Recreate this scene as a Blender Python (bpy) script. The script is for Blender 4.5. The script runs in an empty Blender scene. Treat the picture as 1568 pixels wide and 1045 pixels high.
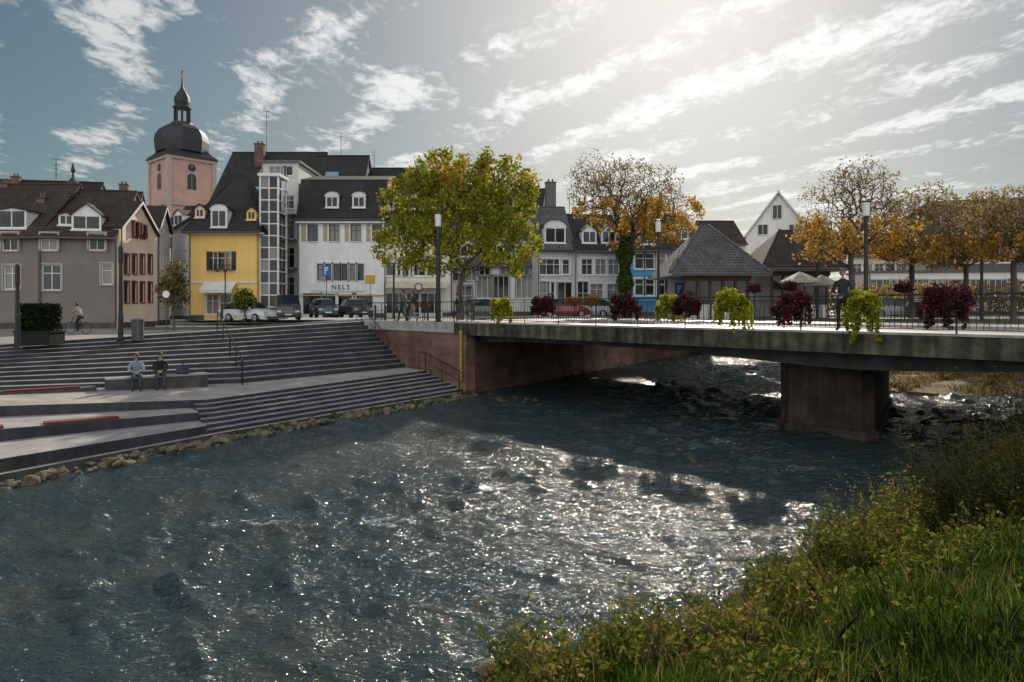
import bpy, bmesh, math, random
import numpy as np
from mathutils import Vector, Matrix
random.seed(7); np.random.seed(7)
F=1045.0; HX=784.0; HY=472.0; CZ=0.76
WZ=-3.24
def PX(px,D): return (px-HX)/F*D
def PZ(py,D): return CZ+(HY-py)/F*D
scene=bpy.context.scene
# ---------------------------------------------------------------- materials
MATS={}
def nodes_of(m):
    m.use_nodes=True; nt=m.node_tree; nt.nodes.clear(); return nt
def mat(name,c1,c2=None,rough=0.8,scale=3.0,bump=0.15,metal=0.0,detail=4,fine=None,spec=0.5,stretch=(1,1,1),bdist=0.02,coat=0,streak=0.0):
    if name in MATS: return MATS[name]
    m=bpy.data.materials.new(name); nt=nodes_of(m); N=nt.nodes; L=nt.links
    out=N.new('ShaderNodeOutputMaterial'); p=N.new('ShaderNodeBsdfPrincipled'); L.new(p.outputs[0],out.inputs[0])
    tc=N.new('ShaderNodeTexCoord'); mp=N.new('ShaderNodeMapping'); mp.inputs['Scale'].default_value=stretch
    L.new(tc.outputs['Object'],mp.inputs[0])
    n=N.new('ShaderNodeTexNoise'); n.inputs['Scale'].default_value=scale; n.inputs['Detail'].default_value=detail; n.inputs['Roughness'].default_value=0.65
    L.new(mp.outputs[0],n.inputs[0])
    r=N.new('ShaderNodeValToRGB'); r.color_ramp.elements[0].position=0.35; r.color_ramp.elements[1].position=0.68
    if c2 is None: c2=tuple(x*0.72 for x in c1)
    r.color_ramp.elements[0].color=(*c2,1); r.color_ramp.elements[1].color=(*c1,1)
    L.new(n.outputs['Fac'],r.inputs[0]); col=r.outputs[0]
    if streak>0:
        m2=N.new('ShaderNodeMapping'); m2.inputs['Scale'].default_value=(2.2,2.2,.16); L.new(tc.outputs['Object'],m2.inputs[0])
        n3=N.new('ShaderNodeTexNoise'); n3.inputs['Scale'].default_value=1.6; n3.inputs['Detail'].default_value=5; L.new(m2.outputs[0],n3.inputs[0])
        r3=N.new('ShaderNodeMapRange'); r3.inputs[1].default_value=.42; r3.inputs[2].default_value=.6; r3.inputs[3].default_value=1-streak; r3.inputs[4].default_value=1; L.new(n3.outputs['Fac'],r3.inputs[0])
        mx=N.new('ShaderNodeVectorMath'); mx.operation='SCALE'; L.new(col,mx.inputs[0]); L.new(r3.outputs[0],mx.inputs['Scale']); col=mx.outputs[0]
    L.new(col,p.inputs['Base Color'])
    p.inputs['Roughness'].default_value=rough; p.inputs['Metallic'].default_value=metal
    p.inputs['Specular IOR Level'].default_value=spec
    if coat: p.inputs['Coat Weight'].default_value=coat
    if bump>0:
        n2=N.new('ShaderNodeTexNoise'); n2.inputs['Scale'].default_value=fine or scale*9; n2.inputs['Detail'].default_value=3
        L.new(mp.outputs[0],n2.inputs[0])
        b=N.new('ShaderNodeBump'); b.inputs['Strength'].default_value=bump; b.inputs['Distance'].default_value=bdist
        L.new(n2.outputs['Fac'],b.inputs['Height']); L.new(b.outputs[0],p.inputs['Normal'])
    MATS[name]=m; return m
def brickmat(name,c1,c2,mortar,bw,bh,mort=0.015,rough=0.85,bump=0.5,vert=True,noise=0.5,scol=None):
    if name in MATS: return MATS[name]
    m=bpy.data.materials.new(name); nt=nodes_of(m); N=nt.nodes; L=nt.links
    out=N.new('ShaderNodeOutputMaterial'); p=N.new('ShaderNodeBsdfPrincipled'); L.new(p.outputs[0],out.inputs[0])
    tc=N.new('ShaderNodeTexCoord'); sep=N.new('ShaderNodeSeparateXYZ'); L.new(tc.outputs['Object'],sep.inputs[0])
    cb=N.new('ShaderNodeCombineXYZ')
    if vert:
        a=N.new('ShaderNodeMath'); a.operation='ADD'; L.new(sep.outputs[0],a.inputs[0]); L.new(sep.outputs[1],a.inputs[1])
        L.new(a.outputs[0],cb.inputs[0]); L.new(sep.outputs[2],cb.inputs[1])
    else:
        L.new(sep.outputs[0],cb.inputs[0]); L.new(sep.outputs[1],cb.inputs[1])
    bt=N.new('ShaderNodeTexBrick'); L.new(cb.outputs[0],bt.inputs['Vector'])
    bt.inputs['Color1'].default_value=(*c1,1); bt.inputs['Color2'].default_value=(*c2,1); bt.inputs['Mortar'].default_value=(*mortar,1)
    bt.inputs['Scale'].default_value=1; bt.inputs['Brick Width'].default_value=bw; bt.inputs['Row Height'].default_value=bh
    bt.inputs['Mortar Size'].default_value=mort; bt.inputs['Mortar Smooth'].default_value=0.3
    n=N.new('ShaderNodeTexNoise'); n.inputs['Scale'].default_value=0.8; n.inputs['Detail'].default_value=5; L.new(tc.outputs['Object'],n.inputs[0])
    r=N.new('ShaderNodeValToRGB'); r.color_ramp.elements[0].position=0.3; r.color_ramp.elements[1].position=0.7
    r.color_ramp.elements[0].color=(noise,noise,noise,1); r.color_ramp.elements[1].color=(1,1,1,1)
    if scol: r.color_ramp.elements[0].color=(*scol,1)
    L.new(n.outputs['Fac'],r.inputs[0])
    mx=N.new('ShaderNodeMix'); mx.data_type='RGBA'; mx.blend_type='MULTIPLY'; mx.inputs[0].default_value=1
    L.new(bt.outputs['Color'],mx.inputs[6]); L.new(r.outputs[0],mx.inputs[7]); L.new(mx.outputs[2],p.inputs['Base Color'])
    p.inputs['Roughness'].default_value=rough
    b=N.new('ShaderNodeBump'); b.inputs['Strength'].default_value=bump; b.inputs['Distance'].default_value=0.03; b.invert=True
    L.new(bt.outputs['Fac'],b.inputs['Height']); L.new(b.outputs[0],p.inputs['Normal'])
    MATS[name]=m; return m
def leafmat(name,cols,trans=0.45,rough=0.7):
    if name in MATS: return MATS[name]
    m=bpy.data.materials.new(name); nt=nodes_of(m); N=nt.nodes; L=nt.links
    out=N.new('ShaderNodeOutputMaterial'); g=N.new('ShaderNodeNewGeometry')
    r=N.new('ShaderNodeValToRGB'); els=r.color_ramp.elements
    while len(els)<len(cols): els.new(0.5)
    for i,c in enumerate(cols): els[i].position=i/(max(1,len(cols)-1)); els[i].color=(*c,1)
    L.new(g.outputs['Random Per Island'],r.inputs[0])
    p=N.new('ShaderNodeBsdfDiffuse')
    t=N.new('ShaderNodeBsdfTranslucent'); mx=N.new('ShaderNodeMixShader'); mx.inputs[0].default_value=trans
    L.new(r.outputs[0],p.inputs['Color']); L.new(r.outputs[0],t.inputs[0])
    L.new(p.outputs[0],mx.inputs[1]); L.new(t.outputs[0],mx.inputs[2]); L.new(mx.outputs[0],out.inputs[0])
    MATS[name]=m; return m
def glassmat():
    m=bpy.data.materials.new('window_glass'); nt=nodes_of(m); N=nt.nodes; L=nt.links
    out=N.new('ShaderNodeOutputMaterial'); p=N.new('ShaderNodeBsdfPrincipled'); L.new(p.outputs[0],out.inputs[0])
    g=N.new('ShaderNodeNewGeometry'); r=N.new('ShaderNodeValToRGB'); e=r.color_ramp.elements
    r.color_ramp.interpolation='CONSTANT'
    e[0].color=(0.015,0.018,0.022,1); e[1].position=0.55; e[1].color=(0.05,0.055,0.06,1)
    x=e.new(0.8); x.color=(0.22,0.21,0.19,1)
    L.new(g.outputs['Random Per Island'],r.inputs[0]); L.new(r.outputs[0],p.inputs['Base Color'])
    p.inputs['Roughness'].default_value=0.08; MATS['glass']=m; return m
GL=glassmat()
WHITE=mat('white_paint',(0.78,0.78,0.77),(0.64,0.64,0.63),0.55,2,0.05)
ROOF=brickmat('slate_roof',(0.045,0.038,0.042),(0.028,0.025,0.028),(0.01,0.01,0.012),0.3,0.22,0.02,0.8,0.7,True,0.55)
ROOFB=brickmat('brown_tile_roof',(0.085,0.05,0.04),(0.05,0.034,0.03),(0.016,0.012,0.011),0.3,0.25,0.02,0.85,0.8,True,0.5)
ROOFG=brickmat('grey_slate_roof',(0.15,0.145,0.15),(0.10,0.095,0.10),(0.035,0.035,0.035),0.35,0.2,0.02,0.65,0.7,True,0.6)
BRICK=brickmat('chimney_brick',(0.25,0.11,0.08),(0.18,0.08,0.06),(0.2,0.18,0.16),0.25,0.08,0.01,0.9,0.4)
DARK=mat('dark_metal',(0.03,0.032,0.035),(0.02,0.02,0.022),0.45,5,0.05,0.3)
GREYM=mat('grey_metal',(0.12,0.125,0.13),(0.08,0.08,0.085),0.45,5,0.05,0.5)
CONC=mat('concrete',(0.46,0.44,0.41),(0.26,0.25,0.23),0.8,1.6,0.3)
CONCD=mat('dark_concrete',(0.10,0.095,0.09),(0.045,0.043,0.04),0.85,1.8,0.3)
WOOD=mat('brown_wood',(0.14,0.075,0.045),(0.08,0.045,0.03),0.7,4,0.2,stretch=(1,1,6))
def wallmat(name,c): return mat('stucco_'+name,c,tuple(x*0.85 for x in c),0.9,0.55,0.25,fine=22,detail=5,streak=.05)
# ---------------------------------------------------------------- mesh builder
class MB:
    def __init__(s): s.v=[]; s.f=[]; s.m=[]; s.mats=[]; s.T=None
    def mi(s,m):
        if m not in s.mats: s.mats.append(m)
        return s.mats.index(m)
    def P(s,p):
        return s.T(p) if s.T else tuple(p)
    def poly(s,m,pts):
        b=len(s.v); s.v+= [s.P(p) for p in pts]; s.f.append(tuple(range(b,b+len(pts)))); s.m.append(s.mi(m))
    def box(s,m,a0,a1,b0,b1,c0,c1):
        if a0>a1:a0,a1=a1,a0
        b=len(s.v)
        s.v+=[s.P(p) for p in [(a0,b0,c0),(a1,b0,c0),(a1,b1,c0),(a0,b1,c0),(a0,b0,c1),(a1,b0,c1),(a1,b1,c1),(a0,b1,c1)]]
        for q in [(0,3,2,1),(4,5,6,7),(0,1,5,4),(1,2,6,5),(2,3,7,6),(3,0,4,7)]:
            s.f.append(tuple(b+i for i in q)); s.m.append(s.mi(m))
    def slab(s,m,pts,t):
        P=[Vector(s.P(p)) for p in pts]; n=(P[1]-P[0]).cross(P[2]-P[0]).normalized()
        if n.z<0: n=-n
        Q=[p-n*t for p in P]; b=len(s.v); k=len(P)
        s.v+=[tuple(p) for p in P+Q]; mi=s.mi(m)
        s.f.append(tuple(b+i for i in range(k))); s.m.append(mi)
        s.f.append(tuple(b+k+i for i in reversed(range(k)))); s.m.append(mi)
        for i in range(k):
            j=(i+1)%k; s.f.append((b+i,b+k+i,b+k+j,b+j)); s.m.append(mi)
    def tube(s,m,pts,rad,n=8,cap=True):
        P=[Vector(s.P(p)) for p in pts]; k=len(P)
        if not hasattr(rad,'__len__'): rad=[rad]*k
        base=len(s.v); mi=s.mi(m); up=None
        for i,p in enumerate(P):
            d=(P[min(i+1,k-1)]-P[max(i-1,0)]).normalized()
            if up is None:
                up=Vector((0,0,1)) if abs(d.z)<0.9 else Vector((1,0,0))
            x=d.cross(up)
            if x.length<1e-4: x=d.cross(Vector((0,1,0)))
            x.normalize(); y=d.cross(x).normalized()
            for j in range(n):
                a=2*math.pi*j/n; s.v.append(tuple(p+x*math.cos(a)*rad[i]+y*math.sin(a)*rad[i]))
        for i in range(k-1):
            for j in range(n):
                j2=(j+1)%n; s.f.append((base+i*n+j,base+i*n+j2,base+(i+1)*n+j2,base+(i+1)*n+j)); s.m.append(mi)
        if cap:
            s.f.append(tuple(base+j for j in range(n))); s.m.append(mi)
            s.f.append(tuple(base+(k-1)*n+j for j in range(n))); s.m.append(mi)
    def lathe(s,m,c,prof,n=16,rot=0.0):
        base=len(s.v); mi=s.mi(m)
        for (r,z) in prof:
            for j in range(n):
                a=2*math.pi*j/n+rot; s.v.append(s.P((c[0]+r*math.cos(a),c[1]+r*math.sin(a),c[2]+z)))
        for i in range(len(prof)-1):
            for j in range(n):
                j2=(j+1)%n; s.f.append((base+i*n+j,base+i*n+j2,base+(i+1)*n+j2,base+(i+1)*n+j)); s.m.append(mi)
        s.f.append(tuple(base+j for j in range(n))); s.m.append(mi)
        s.f.append(tuple(base+(len(prof)-1)*n+j for j in range(n))); s.m.append(mi)
    def finish(s,name,parent=None,loc=None,smooth=False):
        me=bpy.data.meshes.new(name)
        if parent is not None: loc=parent.location
        if loc is None: loc=Vector((0,0,0))
        loc=Vector(loc)
        v=np.array(s.v,dtype=np.float64)-np.array(loc)
        me.from_pydata(v.tolist(),[],s.f)
        for m in s.mats: me.materials.append(m)
        me.polygons.foreach_set('material_index',np.array(s.m,dtype=np.int32))
        if smooth: me.polygons.foreach_set('use_smooth',np.ones(len(s.f),dtype=bool))
        me.update()
        o=bpy.data.objects.new(name,me); scene.collection.objects.link(o)
        if parent is not None: o.parent=parent
        else: o.location=loc
        return o
def empty(name,loc):
    e=bpy.data.objects.new(name,None); e.location=loc; e.empty_display_size=0.5; scene.collection.objects.link(e); return e
def fastmesh(name,V,Fq,mats,mi=None,loc=(0,0,0),parent=None,smooth=False):
    me=bpy.data.meshes.new(name); V=np.asarray(V,dtype=np.float32)-np.array(loc,dtype=np.float32)
    m,k=Fq.shape
    me.vertices.add(len(V)); me.vertices.foreach_set('co',V.ravel())
    me.loops.add(m*k); me.loops.foreach_set('vertex_index',Fq.astype(np.int32).ravel())
    me.polygons.add(m); me.polygons.foreach_set('loop_start',(np.arange(m)*k).astype(np.int32))
    try: me.polygons.foreach_set('loop_total',np.full(m,k,dtype=np.int32))
    except Exception: pass
    for x in mats: me.materials.append(x)
    if mi is not None: me.polygons.foreach_set('material_index',np.asarray(mi,dtype=np.int32))
    if smooth: me.polygons.foreach_set('use_smooth',np.ones(m,dtype=bool))
    me.update(calc_edges=True); me.validate()
    o=bpy.data.objects.new(name,me); scene.collection.objects.link(o)
    if parent is not None: o.parent=parent
    else: o.location=loc
    return o
def leafquads(C,size,elong=1.6,up=0.0):
    n=len(C); a=np.random.normal(size=(n,3)); a[:,2]*=(1-up); a/=np.linalg.norm(a,axis=1)[:,None]
    b=np.cross(a,np.random.normal(size=(n,3))); b/=np.linalg.norm(b,axis=1)[:,None]
    size=np.asarray(size).reshape(-1,1)
    V=np.stack([C-a*size*elong*.5,C+b*size*.5,C+a*size*elong*.5,C-b*size*.5],axis=1).reshape(-1,3)
    return V,np.arange(4*n).reshape(n,4)
# ---------------------------------------------------------------- world / sun / camera
AZ=math.radians(14.5); EL=math.radians(27.5)
S=Vector((math.sin(AZ)*math.cos(EL),math.cos(AZ)*math.cos(EL),math.sin(EL)))
sl=bpy.data.lights.new('sun','SUN'); sl.energy=5.0; sl.angle=math.radians(0.6); sl.color=(1,0.90,0.76)
so=bpy.data.objects.new('sun',sl); so.rotation_euler=S.to_track_quat('Z','Y').to_euler(); so.location=(20,80,40); scene.collection.objects.link(so)
w=bpy.data.worlds.new('World'); scene.world=w; w.use_nodes=True; nt=w.node_tree; nt.nodes.clear(); N=nt.nodes; L=nt.links
out=N.new('ShaderNodeOutputWorld'); bg=N.new('ShaderNodeBackground'); L.new(bg.outputs[0],out.inputs[0]); bg.inputs[1].default_value=0.15
sky=N.new('ShaderNodeTexSky'); sky.sky_type='NISHITA'; sky.sun_disc=False; sky.sun_elevation=EL; sky.sun_rotation=AZ; sky.dust_density=1.6; sky.ozone_density=2.0; sky.air_density=1.0
def math_(op,a,b=None,c=None):
    n=N.new('ShaderNodeMath'); n.operation=op
    for i,x in enumerate((a,b,c)):
        if x is None: continue
        if isinstance(x,(int,float)): n.inputs[i].default_value=x
        else: L.new(x,n.inputs[i])
    return n.outputs[0]
def vmath(op,a,b):
    n=N.new('ShaderNodeVectorMath'); n.operation=op
    for i,x in enumerate((a,b)):
        if isinstance(x,tuple): n.inputs[i].default_value=x
        else: L.new(x,n.inputs[i])
    return n
tc=N.new('ShaderNodeTexCoord'); sp=N.new('ShaderNodeSeparateXYZ'); L.new(tc.outputs['Generated'],sp.inputs[0])
zc=math_('MAXIMUM',sp.outputs[2],0.02); zc=math_('ADD',zc,0.06)
ux=math_('DIVIDE',sp.outputs[0],zc); uy=math_('DIVIDE',sp.outputs[1],zc)
cb=N.new('ShaderNodeCombineXYZ'); L.new(ux,cb.inputs[0]); L.new(uy,cb.inputs[1])
def wnoise(scale,sc,rot,loc,detail=5,rough=0.6,dist=0.0):
    mp=N.new('ShaderNodeMapping'); mp.inputs['Scale'].default_value=sc; mp.inputs['Rotation'].default_value=(0,0,rot); mp.inputs['Location'].default_value=loc
    L.new(cb.outputs[0],mp.inputs[0]); n=N.new('ShaderNodeTexNoise'); n.inputs['Scale'].default_value=scale; n.inputs['Detail'].default_value=detail
    n.inputs['Roughness'].default_value=rough; n.inputs['Distortion'].default_value=dist; L.new(mp.outputs[0],n.inputs[0]); return n.outputs['Fac']
big=wnoise(1.1,(1,1,1),0.5,(3.2,1.7,0),2,0.5)
med=wnoise(4.5,(1.0,0.6,1),-0.63,(0.4,7.7,0),4,0.6,0.2)
fine=wnoise(17.0,(1,0.7,1),0.35,(5,2,0),3,0.65,0.5)
dist=math_('SUBTRACT',math_('ADD',math_('MULTIPLY',ux,.805),math_('MULTIPLY',uy,.593)),1.257)
distw=math_('ADD',dist,math_('MULTIPLY',math_('SUBTRACT',big,.5),.5))
band=math_('COSINE',math_('MULTIPLY',distw,2*math.pi/.46))
dt=vmath('DOT_PRODUCT',tc.outputs['Generated'],tuple(S))
sd=math_('MAXIMUM',dt.outputs['Value'],0.0)
glow=math_('POWER',sd,16.0); glow2=math_('POWER',sd,4.0)
beh_fill=N.new('ShaderNodeMapRange'); beh_fill.interpolation_type='SMOOTHSTEP'; L.new(sp.outputs[1],beh_fill.inputs[0]); beh_fill.inputs[1].default_value=0.1; beh_fill.inputs[2].default_value=-0.45  # mask for unseen cloud behind the camera, added as fill for building fronts
tot=math_('ADD',math_('ADD',math_('MULTIPLY',big,.9),math_('MULTIPLY',med,1.05)),math_('MULTIPLY',fine,.8))
tot=math_('ADD',tot,math_('MULTIPLY',band,.16))
tot=math_('ADD',tot,math_('MULTIPLY',glow2,0.10)); tot=math_('ADD',tot,math_('MULTIPLY',beh_fill.outputs[0],0.4))
mr=N.new('ShaderNodeMapRange'); mr.interpolation_type='SMOOTHSTEP'; L.new(tot,mr.inputs[0]); mr.inputs[1].default_value=1.44; mr.inputs[2].default_value=1.82
ms=math_('MULTIPLY',mr.outputs[0],0.85)
cl_=math_('ADD',math_('ADD',4.0,math_('MULTIPLY',glow2,3.4)),math_('MULTIPLY',beh_fill.outputs[0],7.0))  # cloud behind the camera made extra bright to light the facades
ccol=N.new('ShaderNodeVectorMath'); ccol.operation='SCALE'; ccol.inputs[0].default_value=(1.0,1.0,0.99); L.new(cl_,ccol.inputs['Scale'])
tn=vmath('MULTIPLY',sky.outputs[0],(0.45,0.45,0.45))
den=vmath('MULTIPLY_ADD',tn.outputs[0],(0.125,0.125,0.125)); den.inputs[2].default_value=(1,1,1)
cmp_=vmath('DIVIDE',tn.outputs[0],den.outputs[0])
tm=N.new('ShaderNodeMix'); tm.data_type='RGBA'; L.new(glow2,tm.inputs[0]); tm.inputs[6].default_value=(0.80,1.0,0.95,1); tm.inputs[7].default_value=(0.99,0.99,0.99,1)
cm2=vmath('MULTIPLY',cmp_.outputs[0],tm.outputs[2])
gl3=N.new('ShaderNodeVectorMath'); gl3.operation='SCALE'; gl3.inputs[0].default_value=(1.0,0.99,0.97); L.new(math_('MULTIPLY',glow,1.0),gl3.inputs['Scale'])
cm3=vmath('ADD',cm2.outputs[0],gl3.outputs[0])
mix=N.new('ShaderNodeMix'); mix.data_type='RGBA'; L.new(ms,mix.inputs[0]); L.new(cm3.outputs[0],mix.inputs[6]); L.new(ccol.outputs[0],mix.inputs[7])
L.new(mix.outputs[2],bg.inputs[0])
cam=bpy.data.cameras.new('camera'); co=bpy.data.objects.new('camera',cam); scene.collection.objects.link(co); scene.camera=co
cam.lens=24; cam.sensor_width=36; cam.clip_end=3000; cam.clip_start=0.05; co.location=(0,0,CZ); co.rotation_euler=(math.pi/2,0,0); cam.shift_y=-50.5/1568
scene.view_settings.view_transform='Standard'; scene.view_settings.look='None'; scene.view_settings.exposure=0
# ---------------------------------------------------------------- terrain
A=Vector((-2.6,32)); Bd=Vector((11.7,-13.1))
def Lp(t): return A+Bd*t
def Lt(px):
    r=(px-HX)/F; return (32*r+2.6)/(11.7+13.1*r)
RD=Vector((0.52,0.854))
BW=14.6
front=[(-500,-600),(-90,-90),(-28,14),(-20.3,27),(-14.3,33),(-8.4,39),(-2.1,31.4),(16,61),(24,64.5),(40,64),(70,60),(140,52),(500,0)]
def yfront(x):
    for (x0,y0),(x1,y1) in zip(front,front[1:]):
        if x0<=x<=x1: return y0+(y1-y0)*(x-x0)/(x1-x0)
    return front[-1][1]
def zpl(x,y=0): 
    return -0.69*max(0,min(1,(-8.4-x)/11.9))
PAVE=brickmat('paving',(0.40,0.37,0.35),(0.32,0.30,0.285),(0.16,0.15,0.14),0.4,0.2,0.012,0.6,0.3,False,0.62)
ASPH=mat('asphalt',(0.10,0.10,0.10),(0.065,0.065,0.067),0.6,2,0.3)
mb=MB()
xs=sorted(set([p[0] for p in front]+list(np.linspace(-28,-8.4,12))+[-60,-40]))
for x0,x1 in zip(xs,xs[1:]):
    mb.poly(PAVE,[(x0,yfront(x0),zpl(x0)),(x1,yfront(x1),zpl(x1)),(x1,1200,zpl(x1)),(x0,1200,zpl(x0))])
mb.finish('ground')
mb=MB()
xr=[-27,-20.3,-14.3,-8.4,0,30,60]
def yroad(x): return 47+.05*x
for x0,x1 in zip(xr,xr[1:]):
    y0,y1=yroad(x0),yroad(x1)
    mb.poly(ASPH,[(x0,y0,zpl(x0)+.006),(x1,y1,zpl(x1)+.006),(x1,y1+6,zpl(x1)+.006),(x0,y0+6,zpl(x0)+.006)])
    mb.poly(CONC,[(x0,y0+6,zpl(x0)+.12),(x1,y1+6,zpl(x1)+.12),(x1,y1+6.25,zpl(x1)+.12),(x0,y0+6.25,zpl(x0)+.12)])
    mb.poly(CONC,[(x0,y0+6,zpl(x0)),(x1,y1+6,zpl(x1)),(x1,y1+6,zpl(x1)+.12),(x0,y0+6,zpl(x0)+.12)])
mb.finish('road')
mb=MB(); mb.poly(mat('river_bed',(0.06,0.05,0.04)),[(-600,-600,-4.6),(600,-600,-4.6),(600,1200,-4.6),(-600,1200,-4.6)]); mb.finish('riverbed_terrain')
# stairs
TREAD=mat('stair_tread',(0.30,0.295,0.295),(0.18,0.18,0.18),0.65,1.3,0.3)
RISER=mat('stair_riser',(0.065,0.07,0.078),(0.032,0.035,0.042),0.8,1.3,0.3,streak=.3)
T=[(-8.4,39,0),(-14.3,33,-.34),(-20.3,27,-.69),(-28,14,-.69)]
UB=[(-5.6,35.62,-2.34),(-10.8,27.3,-2.24),(-17.1,22.8,-1.99),(-24.5,11,-1.99)]
LF=[(-4.3,34.05,-2.36),(-10.3,23.1,-2.34),(-15.2,20.2,-2.14),(-21.5,9,-2.14)]
BT=[(-2.3,31.64,-3.1),(-9.1,21.3,-3.1),(-11.9,16.2,-3.1),(-18,5,-3.1)]
def straight(P,n=12):
    out=[]
    for a,b in zip(P,P[1:]):
        for k in range(n): out.append(Vector(a).lerp(Vector(b),k/n))
    out.append(Vector(P[-1])); return out
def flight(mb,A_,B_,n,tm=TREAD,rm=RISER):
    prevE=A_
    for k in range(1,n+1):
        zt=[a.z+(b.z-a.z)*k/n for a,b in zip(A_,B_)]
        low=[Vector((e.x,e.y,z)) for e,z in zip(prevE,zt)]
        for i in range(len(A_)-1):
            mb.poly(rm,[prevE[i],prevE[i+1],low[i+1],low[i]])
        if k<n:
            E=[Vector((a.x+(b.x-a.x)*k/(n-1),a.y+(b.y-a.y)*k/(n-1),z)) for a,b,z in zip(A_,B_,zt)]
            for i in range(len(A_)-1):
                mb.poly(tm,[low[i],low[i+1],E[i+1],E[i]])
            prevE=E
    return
sT=straight(T); sUB=straight(UB); sLF=straight(LF); sBT=straight(BT)
stair=empty('river_stairs',(-12,28,-2))
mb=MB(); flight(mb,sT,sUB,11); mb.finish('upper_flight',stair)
mb=MB(); LPAV=brickmat('landing_paving',(0.46,0.42,0.38),(0.36,0.33,0.31),(0.2,0.19,0.17),0.6,0.4,0.012,0.65,0.3,False,0.65)
for i in range(len(sT)-1): mb.poly(LPAV,[sUB[i],sUB[i+1],sLF[i+1],sLF[i]])
mb.finish('landing',stair)
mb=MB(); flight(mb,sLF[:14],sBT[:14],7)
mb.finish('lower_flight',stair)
mb=MB(); SEATTOP=mat('seat_concrete',(0.36,0.35,0.34),(0.23,0.225,0.22),0.7,1.5,0.25)
lA=sLF[13:]; lB=sBT[13:]
flight(mb,lA,lB,3,SEATTOP,RISER)
mb.poly(RISER,[sLF[13],sBT[13],sBT[13]+Vector((0,0,-1)),sLF[13]+Vector((0,0,-1.6))])
mb.finish('seat_tiers',stair)
mb=MB()
for i in range(len(sBT)-1):
    a,b=sBT[i],sBT[i+1]; d=(b-a).normalized(); nr=Vector((-d.y,d.x,0)); nr= nr if nr.x>0 else -nr
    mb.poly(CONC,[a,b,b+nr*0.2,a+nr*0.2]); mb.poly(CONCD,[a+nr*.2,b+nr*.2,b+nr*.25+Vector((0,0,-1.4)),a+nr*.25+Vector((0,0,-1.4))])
mb.finish('stair_toe_wall',stair)
RED=mat('red_slats',(0.17,0.02,0.022),(0.10,0.014,0.016),0.85,4,0.1)
def tier_seat(k,i0,i1,m):
    n=3; P=[];
    for i in (i0,i1):
        a=lA[i]; b=lB[i]
        z=a.z+(b.z-a.z)*k/n
        e=Vector((a.x+(b.x-a.x)*k/(n-1),a.y+(b.y-a.y)*k/(n-1),z)); q=Vector((a.x+(b.x-a.x)*(k-.2)/(n-1),a.y+(b.y-a.y)*(k-.2)/(n-1),z)); P.append((e,q))
    up=Vector((0,0,.06)); inn=(P[0][1]-P[0][0])*0.08
    mb.slab(m,[P[0][0]+up+inn,P[1][0]+up+inn,P[1][1]+up,P[0][1]+up],0.055)
for (k,i0,i1) in [(1,5,9),(1,11,20)]:
    mb=MB(); tier_seat(k,i0,i1,RED); mb.finish('seat_slats',None,loc=lA[i0])
bdir=Vector((.795,.606,0)); bn=Vector((.606,-.795,0)); bc=Vector((-13.1,24.6,-2.2))
def benT(p): return tuple(bc+bdir*p[0]-bn*p[1]+Vector((0,0,p[2])))
mb=MB(); mb.T=benT
mb.box(CONCD,-1.3,2.0,0,0.55,-0.15,0.44); mb.box(SEATTOP,-1.33,2.03,-0.03,0.58,0.441,0.5); mb.finish('bench_block',None,loc=bc)
mb=MB(); mb.T=benT
mb.box(CONCD,-7.0,-1.6,0.0,0.7,-0.3,0.22); mb.box(RED,-4.2,-2.1,0.03,0.4,0.222,0.28); mb.finish('long_bench',None,loc=bc)
SAND=brickmat('red_sandstone',(0.31,0.17,0.13),(0.22,0.125,0.10),(0.12,0.085,0.075),0.9,0.38,0.012,0.9,0.5,True,0.38)
FASC=mat('weathered_fascia',(0.17,0.155,0.11),(0.035,0.036,0.022),0.9,1.3,0.35,stretch=(1,1,1.4),streak=.6)
w0=Vector((-8.4,39,0)); w1=Vector((-2.1,31.4,0)); wd=(w1-w0).normalized(); wn=Vector((wd.y,-wd.x,0)); wn=wn if wn.y>0 else -wn
WL=(w1-w0).length
def wallT(p): return tuple(w0+wd*p[0]+wn*p[1]+Vector((0,0,p[2])))
mb=MB(); mb.T=wallT
mb.box(SAND,0.0,WL,0.003,0.5,-4.4,-0.42)
mb.finish('retaining_wall',None,loc=w0)
mb=MB(); mb.T=wallT
mb.box(CONC,-0.4,WL-.9,-0.06,0.6,-0.415,0.06); mb.box(FASC,WL-.898,WL+.05,-0.065,0.6,-0.415,0.06); mb.finish('wall_coping',None,loc=w0)
mb=MB()
qx=[-2.1,2,6,10,16,24,40,70,140]
for x0,x1 in zip(qx,qx[1:]):
    p0=Vector((x0,yfront(x0)-.0,0)); p1=Vector((x1,yfront(x1),0)); d=(p1-p0).normalized(); n_=Vector((d.y,-d.x,0))*0.02
    m_=SAND if x0<16 else mat('earth_bank',(0.12,0.13,0.06),(0.08,0.075,0.04),0.95,1.5,0.5)
    off=Vector((0,0,0)) if x0<16 else n_*120
    mb.poly(m_,[p0+n_+off*1+Vector((0,0,-4.4)),p1+n_+off+Vector((0,0,-4.4)),p1+n_+Vector((0,0,.02)),p0+n_+Vector((0,0,.02))])
mb.finish('quay_wall',None,loc=(-2.1,31.4,0))
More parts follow.
